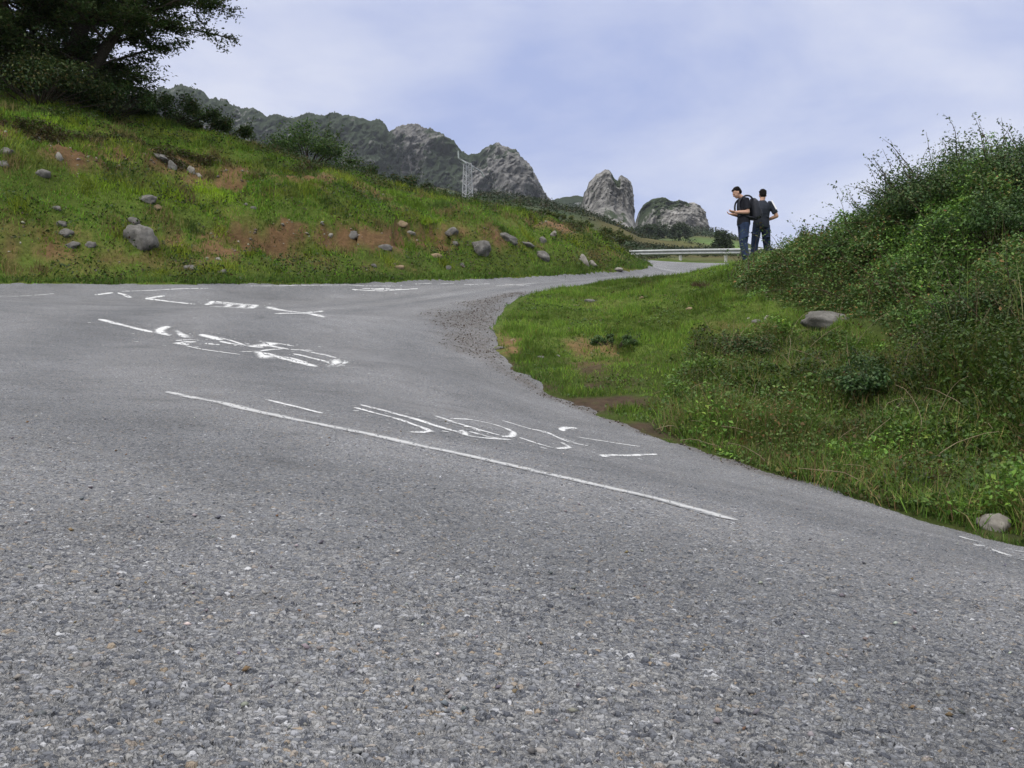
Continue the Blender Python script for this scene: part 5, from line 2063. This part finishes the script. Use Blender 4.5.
def head_parts(bm, c, tilt, turn=0.):
    """skull, jaw, nose, ears and neck; looks along +y, tilted down by tilt"""
    M = Matrix.Translation(Vector(c)) @ Matrix.Rotation(turn, 4, 'Z') @ Matrix.Rotation(-tilt, 4, 'X')

    def e(p, r, rx=0.):
        bmesh.ops.create_uvsphere(bm, u_segments=18, v_segments=12, radius=1, matrix=M @ Matrix.Translation(Vector(p)) @ Matrix.Rotation(rx, 4, 'X') @ Matrix.Diagonal((*r, 1)))
    e((0, -.012, .03), (.074, .092, .085))
    e((0, .022, -.02), (.064, .072, .085))
    e((0, .045, -.068), (.045, .042, .038))
    e((0, .099, -.012), (.011, .015, .020), .5)
    e((0, .088, .012), (.010, .012, .028))
    e((0, .083, -.050), (.022, .010, .007))
    e((0, .082, -.062), (.019, .010, .007))
    for sx in (-1, 1):
        e((sx * .076, -.004, -.006), (.010, .018, .030), .2)
        e((sx * .030, .078, .028), (.018, .010, .007))
        e((sx * .036, .062, -.022), (.020, .018, .020))
    return M


def person(name_label, loc, rz, J, shirt, trousers, face_tilt, turn, curl, hem):
    t = empty('person', loc, rz)
    t.scale = (1.035, 1.035, 1.035)
    tag(t, name_label, 'person')
    J = {k: np.array(v, float) for k, v in J.items()}
    # body
    bm = bmesh.new()
    M = head_parts(bm, J['head'], face_tilt, turn)
    tube_loft(bm, [J['neck'] + [0, -.01, -.05], J['neck'], J['head'] + [0, -.03, -.05]], [.066, .056, .055])
    ch, ws, pv = J['chest'], J['waist'], J['pelvis']
    ring_loft(bm, [(pv + [0, 0, -.06], (.15, 0, 0), (0, .10, 0)), (pv, (.165, 0, 0), (0, .115, 0)), (ws, (.145, 0, 0), (0, .10, 0)), (ch, (.17, 0, 0), (0, .115, 0)),
                   (J['neck'] + [0, -.01, -.10], (.16, 0, 0), (0, .09, 0)), (J['neck'] + [0, -.005, -.03], (.075, 0, 0), (0, .065, 0))])
    for sd_ in 'LR':
        S, E, W = J['sh' + sd_], J['el' + sd_], J['wr' + sd_]
        tube_loft(bm, [S, S * .55 + E * .45, E], [.055, .048, .040])
        tube_loft(bm, [E, E * .65 + W * .35, W], [.041, .042, .027])
        d = W - E
        hand(bm, W, J.get('hd' + sd_, d), J['pa' + sd_], curl, 1 if sd_ == 'L' else -1)
        Hh, K, A = J['hip' + sd_], J['kn' + sd_], J['an' + sd_]
        tube_loft(bm, [Hh, Hh * .5 + K * .5, K], [.085, .072, .054])
        tube_loft(bm, [K, K * .65 + A * .35, A], [.054, .055, .036])
        tube_loft(bm, [A + [0, -.04, -.045], A + [0, .06, -.045], A + [0, .15, -.055]], [.036, .038, .028])
    body = fuse('body', bm, SKIN, t, .0075, 2, .35)
    # hair
    bm = bmesh.new()

    def he(p, r):
        bmesh.ops.create_uvsphere(bm, u_segments=18, v_segments=12, radius=1, matrix=M @ Matrix.Translation(Vector(p)) @ Matrix.Diagonal((*r, 1)))
    he((0, -.032, .052), (.081, .086, .076))
    he((0, -.055, .00), (.074, .062, .070))
    he((0, .030, .094), (.058, .046, .026))
    for k in range(40):
        v_ = unit(RNG.normal(size=3) + np.array([0, -.3, 1.0]))
        he(np.array([0, -.028, .052]) + v_ * np.array([.077, .082, .072]), (.016, .018, .014))
    fuse('hair', bm, HAIR, t, .009, 1, .3)
    # eyes
    for sx in (-1, 1):
        bm = bmesh.new()
        bmesh.ops.create_uvsphere(bm, u_segments=10, v_segments=8, radius=.010, matrix=M @ Matrix.Translation(Vector((sx * .030, .081, .012))))
        bm_obj('eye', bm, HAIR, t)
    # shirt
    bm = bmesh.new()
    ring_loft(bm, [(pv + [0, 0, hem], (.188, 0, 0), (0, .140, 0)), (pv + [0, 0, hem + .10], (.185, 0, 0), (0, .138, 0)), (ws, (.170, 0, 0), (0, .125, 0)), (ch, (.192, 0, 0), (0, .138, 0)),
                   (J['neck'] + [0, -.01, -.10], (.182, 0, 0), (0, .110, 0)), (J['neck'] + [0, -.008, -.035], (.10, 0, 0), (0, .084, 0)), (J['neck'] + [0, -.008, -.005], (.072, 0, 0), (0, .068, 0))], 26)
    for sd_ in 'LR':
        S, E = J['sh' + sd_], J['el' + sd_]
        c0 = S * .75 + (J['neck'] + [0, -.01, -.08]) * .25
        tube_loft(bm, [c0, S, S * .6 + E * .4, S * .22 + E * .78], [.070, .074, .068, .066], 16, False)
    for k in range(9):                                 # folds
        a = RNG.random() * 6.28
        zf = ws[2] + (RNG.random() - .5) * .30
        ell(bm, (math.cos(a) * .155, math.sin(a) * .115, zf), (.055, .03, .012), RNG.normal() * .3)
    sh = fuse('shirt', bm, shirt, t, .011, 3, .45)
    # trousers
    bm = bmesh.new()
    ring_loft(bm, [(pv + [0, 0, -.10], (.172, 0, 0), (0, .125, 0)), (pv + [0, 0, -.02], (.178, 0, 0), (0, .130, 0)), (pv + [0, 0, .07], (.160, 0, 0), (0, .116, 0))], 22)
    for sd_ in 'LR':
        Hh, K, A = J['hip' + sd_], J['kn' + sd_], J['an' + sd_]
        tube_loft(bm, [Hh + [0, 0, .02], Hh * .5 + K * .5, K, K * .5 + A * .5, A + [0, -.01, .02], A + [0, -.012, -.035]], [.104, .096, .082, .080, .082, .086], 16, False)
        for k in range(5):
            zf = .12 + .75 * RNG.random()
            c = (Hh * zf + A * (1 - zf))
            ell(bm, c + RNG.normal(size=3) * [.05, .05, 0], (.05, .04, .014), RNG.normal() * .4)
    fuse('trousers', bm, trousers, t, .011, 3, .45)
    for sd_ in 'LR':
        A = J['an' + sd_]
        bm = bmesh.new()
        tube_loft(bm, [A + [0, -.055, -.05], A + [0, .05, -.045], A + [0, .165, -.062]], [.046, .050, .036])
        ring_loft(bm, [(A + [0, .055, -.094], (.045, 0, 0), (0, .145, 0)), (A + [0, .055, -.078], (.047, 0, 0), (0, .147, 0))], 20)
        fuse('shoe', bm, SHOE, t, .009, 2, .35)
    return t, J


def leg(J):
    return J


# the one facing left: head bowed over his raised hands
zA = float(HG([5.20], [22.45])[0]) - .01
JA = dict(head=(0, .150, 1.600), neck=(0, .035, 1.500), chest=(0, .005, 1.30), waist=(0, 0, 1.10), pelvis=(0, 0, .965),
          shL=(-.185, .01, 1.425), elL=(-.235, -.015, 1.150), wrL=(-.130, .225, 1.165), paL=(.5, 0, .9), hdL=(.25, .9, .15),
          shR=(.185, .01, 1.425), elR=(.235, .0, 1.150), wrR=(.110, .225, 1.155), paR=(-.5, 0, .9), hdR=(-.25, .9, .10),
          hipL=(-.090, 0, .92), knL=(-.100, .03, .50), anL=(-.105, -.03, .095), hipR=(.090, 0, .92), knR=(.105, -.03, .50), anR=(.115, -.11, .095))
JA = {k: np.array(v) for k, v in JA.items()}
pa, JA = person('man in a black T-shirt and blue jeans facing left, head bowed over his raised hands', (5.20, 22.45, zA), math.radians(96), JA, BLACK, JEANS, .62, 0., .45, -.06)
# the one seen from behind
zB = float(HG([5.74], [23.0])[0]) - .01
JB = dict(head=(.035, .03, 1.600), neck=(.015, .0, 1.480), chest=(0, -.01, 1.28), waist=(0, 0, 1.09), pelvis=(-.01, 0, .955),
          shL=(-.185, -.01, 1.405), elL=(-.290, -.03, 1.125), wrL=(-.130, .190, 1.085), paL=(.8, 0, .5), hdL=(.7, .6, .1),
          shR=(.195, -.01, 1.405), elR=(.330, -.05, 1.130), wrR=(.160, .155, 1.060), paR=(-.8, 0, .5), hdR=(-.7, .6, -.1),
          hipL=(-.095, 0, .91), knL=(-.155, .01, .50), anL=(-.190, -.03, .095), hipR=(.085, 0, .91), knR=(.130, .03, .50), anR=(.150, -.01, .095))
pbn, JB = person('man seen from behind in a charcoal sports shirt with white shoulder stripes and dark jeans', (5.74, 23.0, zB), math.radians(4), JB, NAVY, DJEANS, .22, -.15, .5, -.09)


def strip(name, pts, nrm, w, mat, parent):
    pts = np.array(pts, float)
    tg = unit(np.gradient(pts, axis=0))
    nrm = unit(np.array(nrm, float))
    s = unit(np.cross(tg, nrm)) * w * .5
    bm = bmesh.new()
    rows = []
    for p, q in zip(pts, s):
        rows.append([bm.verts.new(p - q), bm.verts.new(p - q + nrm * .006), bm.verts.new(p + q + nrm * .006), bm.verts.new(p + q)])
    for a, b_ in zip(rows, rows[1:]):
        for k in range(4):
            bm.faces.new([a[k], a[(k + 1) % 4], b_[(k + 1) % 4], b_[k]])
    bm.faces.new(rows[0][::-1])
    bm.faces.new(rows[-1])
    bmesh.ops.recalc_face_normals(bm, faces=bm.faces)
    return bm_obj(name, bm, mat, parent, False)


shirtB = [c for c in pbn.children if c.name.startswith('shirt')][0]
for sx in (-1, 1):
    S, E = (JB['shL'], JB['elL']) if sx < 0 else (JB['shR'], JB['elR'])
    dirn = unit(E - S)
    out = unit(np.array([sx * .35, -1.0, .10]))
    pts = [S + np.array([-sx * .01, 0, .045]) + dirn * q + out * (.070 + .004 * math.sin(q * 9)) for q in np.linspace(-.02, .21, 7)]
    strip('stripe', pts, out, .036, WHITE, shirtB)

# backpack on the first man's back
bp = empty('backpack', (5.20, 22.45, zA), math.radians(96))
bp.scale = (1.035, 1.035, 1.035)
tag(bp, 'black backpack worn on the back of the man facing left', 'backpack')
bm = bmesh.new()
ring_loft(bm, [((0, -.235, 1.03), (.14, 0, 0), (0, .075, 0)), ((0, -.25, 1.08), (.165, 0, 0), (0, .105, 0)), ((0, -.25, 1.28), (.165, 0, 0), (0, .115, 0)), ((0, -.235, 1.42), (.15, 0, 0), (0, .095, 0)),
               ((0, -.205, 1.485), (.10, 0, 0), (0, .055, 0))], 22)
fuse('bag', bm, NYLON, bp, .011, 4, .5)
bm = bmesh.new()
ring_loft(bm, [((0, -.345, 1.07), (.115, 0, 0), (0, .045, 0)), ((0, -.355, 1.15), (.125, 0, 0), (0, .055, 0)), ((0, -.35, 1.25), (.115, 0, 0), (0, .04, 0))], 18)
fuse('pocket', bm, NYLON, bp, .011, 3, .5)
for sx in (-1, 1):
    pts = [(sx * .12, -.16, 1.46), (sx * .125, -.09, 1.52), (sx * .13, .02, 1.515), (sx * .135, .125, 1.42), (sx * .14, .150, 1.28), (sx * .165, .10, 1.14), (sx * .175, -.06, 1.06), (sx * .13, -.17, 1.05)]
    q = catmull(pts, 5)
    bm = bmesh.new()
    tube_loft(bm, q, [.022] * len(q), 8)
    fuse('strap', bm, NYLON, bp, .010, 2, .3)

# ------------------------------------------------------------------ air
HZ = bpy.data.materials.new('pale_air')
HZ.use_nodes = True
HZ.node_tree.nodes.clear()
ho = HZ.node_tree.nodes.new('ShaderNodeOutputMaterial')
hv = HZ.node_tree.nodes.new('ShaderNodeVolumePrincipled')
hv.inputs['Color'].default_value = (.80, .86, .97, 1)
hv.inputs['Density'].default_value = .00009
hv.inputs['Anisotropy'].default_value = 0.0
HZ.node_tree.links.new(hv.outputs[0], ho.inputs['Volume'])
gzmin = float(pp[:, 2].min())
bm = bmesh.new()
bmesh.ops.create_cube(bm, size=1)
hz_o = bm_obj('haze', bm, HZ, None, False)
z0, z1 = gzmin - 1.5, 460.
hz_o.scale = (5200, 5200, z1 - z0)
hz_o.location = (0, 0, (z0 + z1) / 2)
tag(hz_o, kind='stuff')
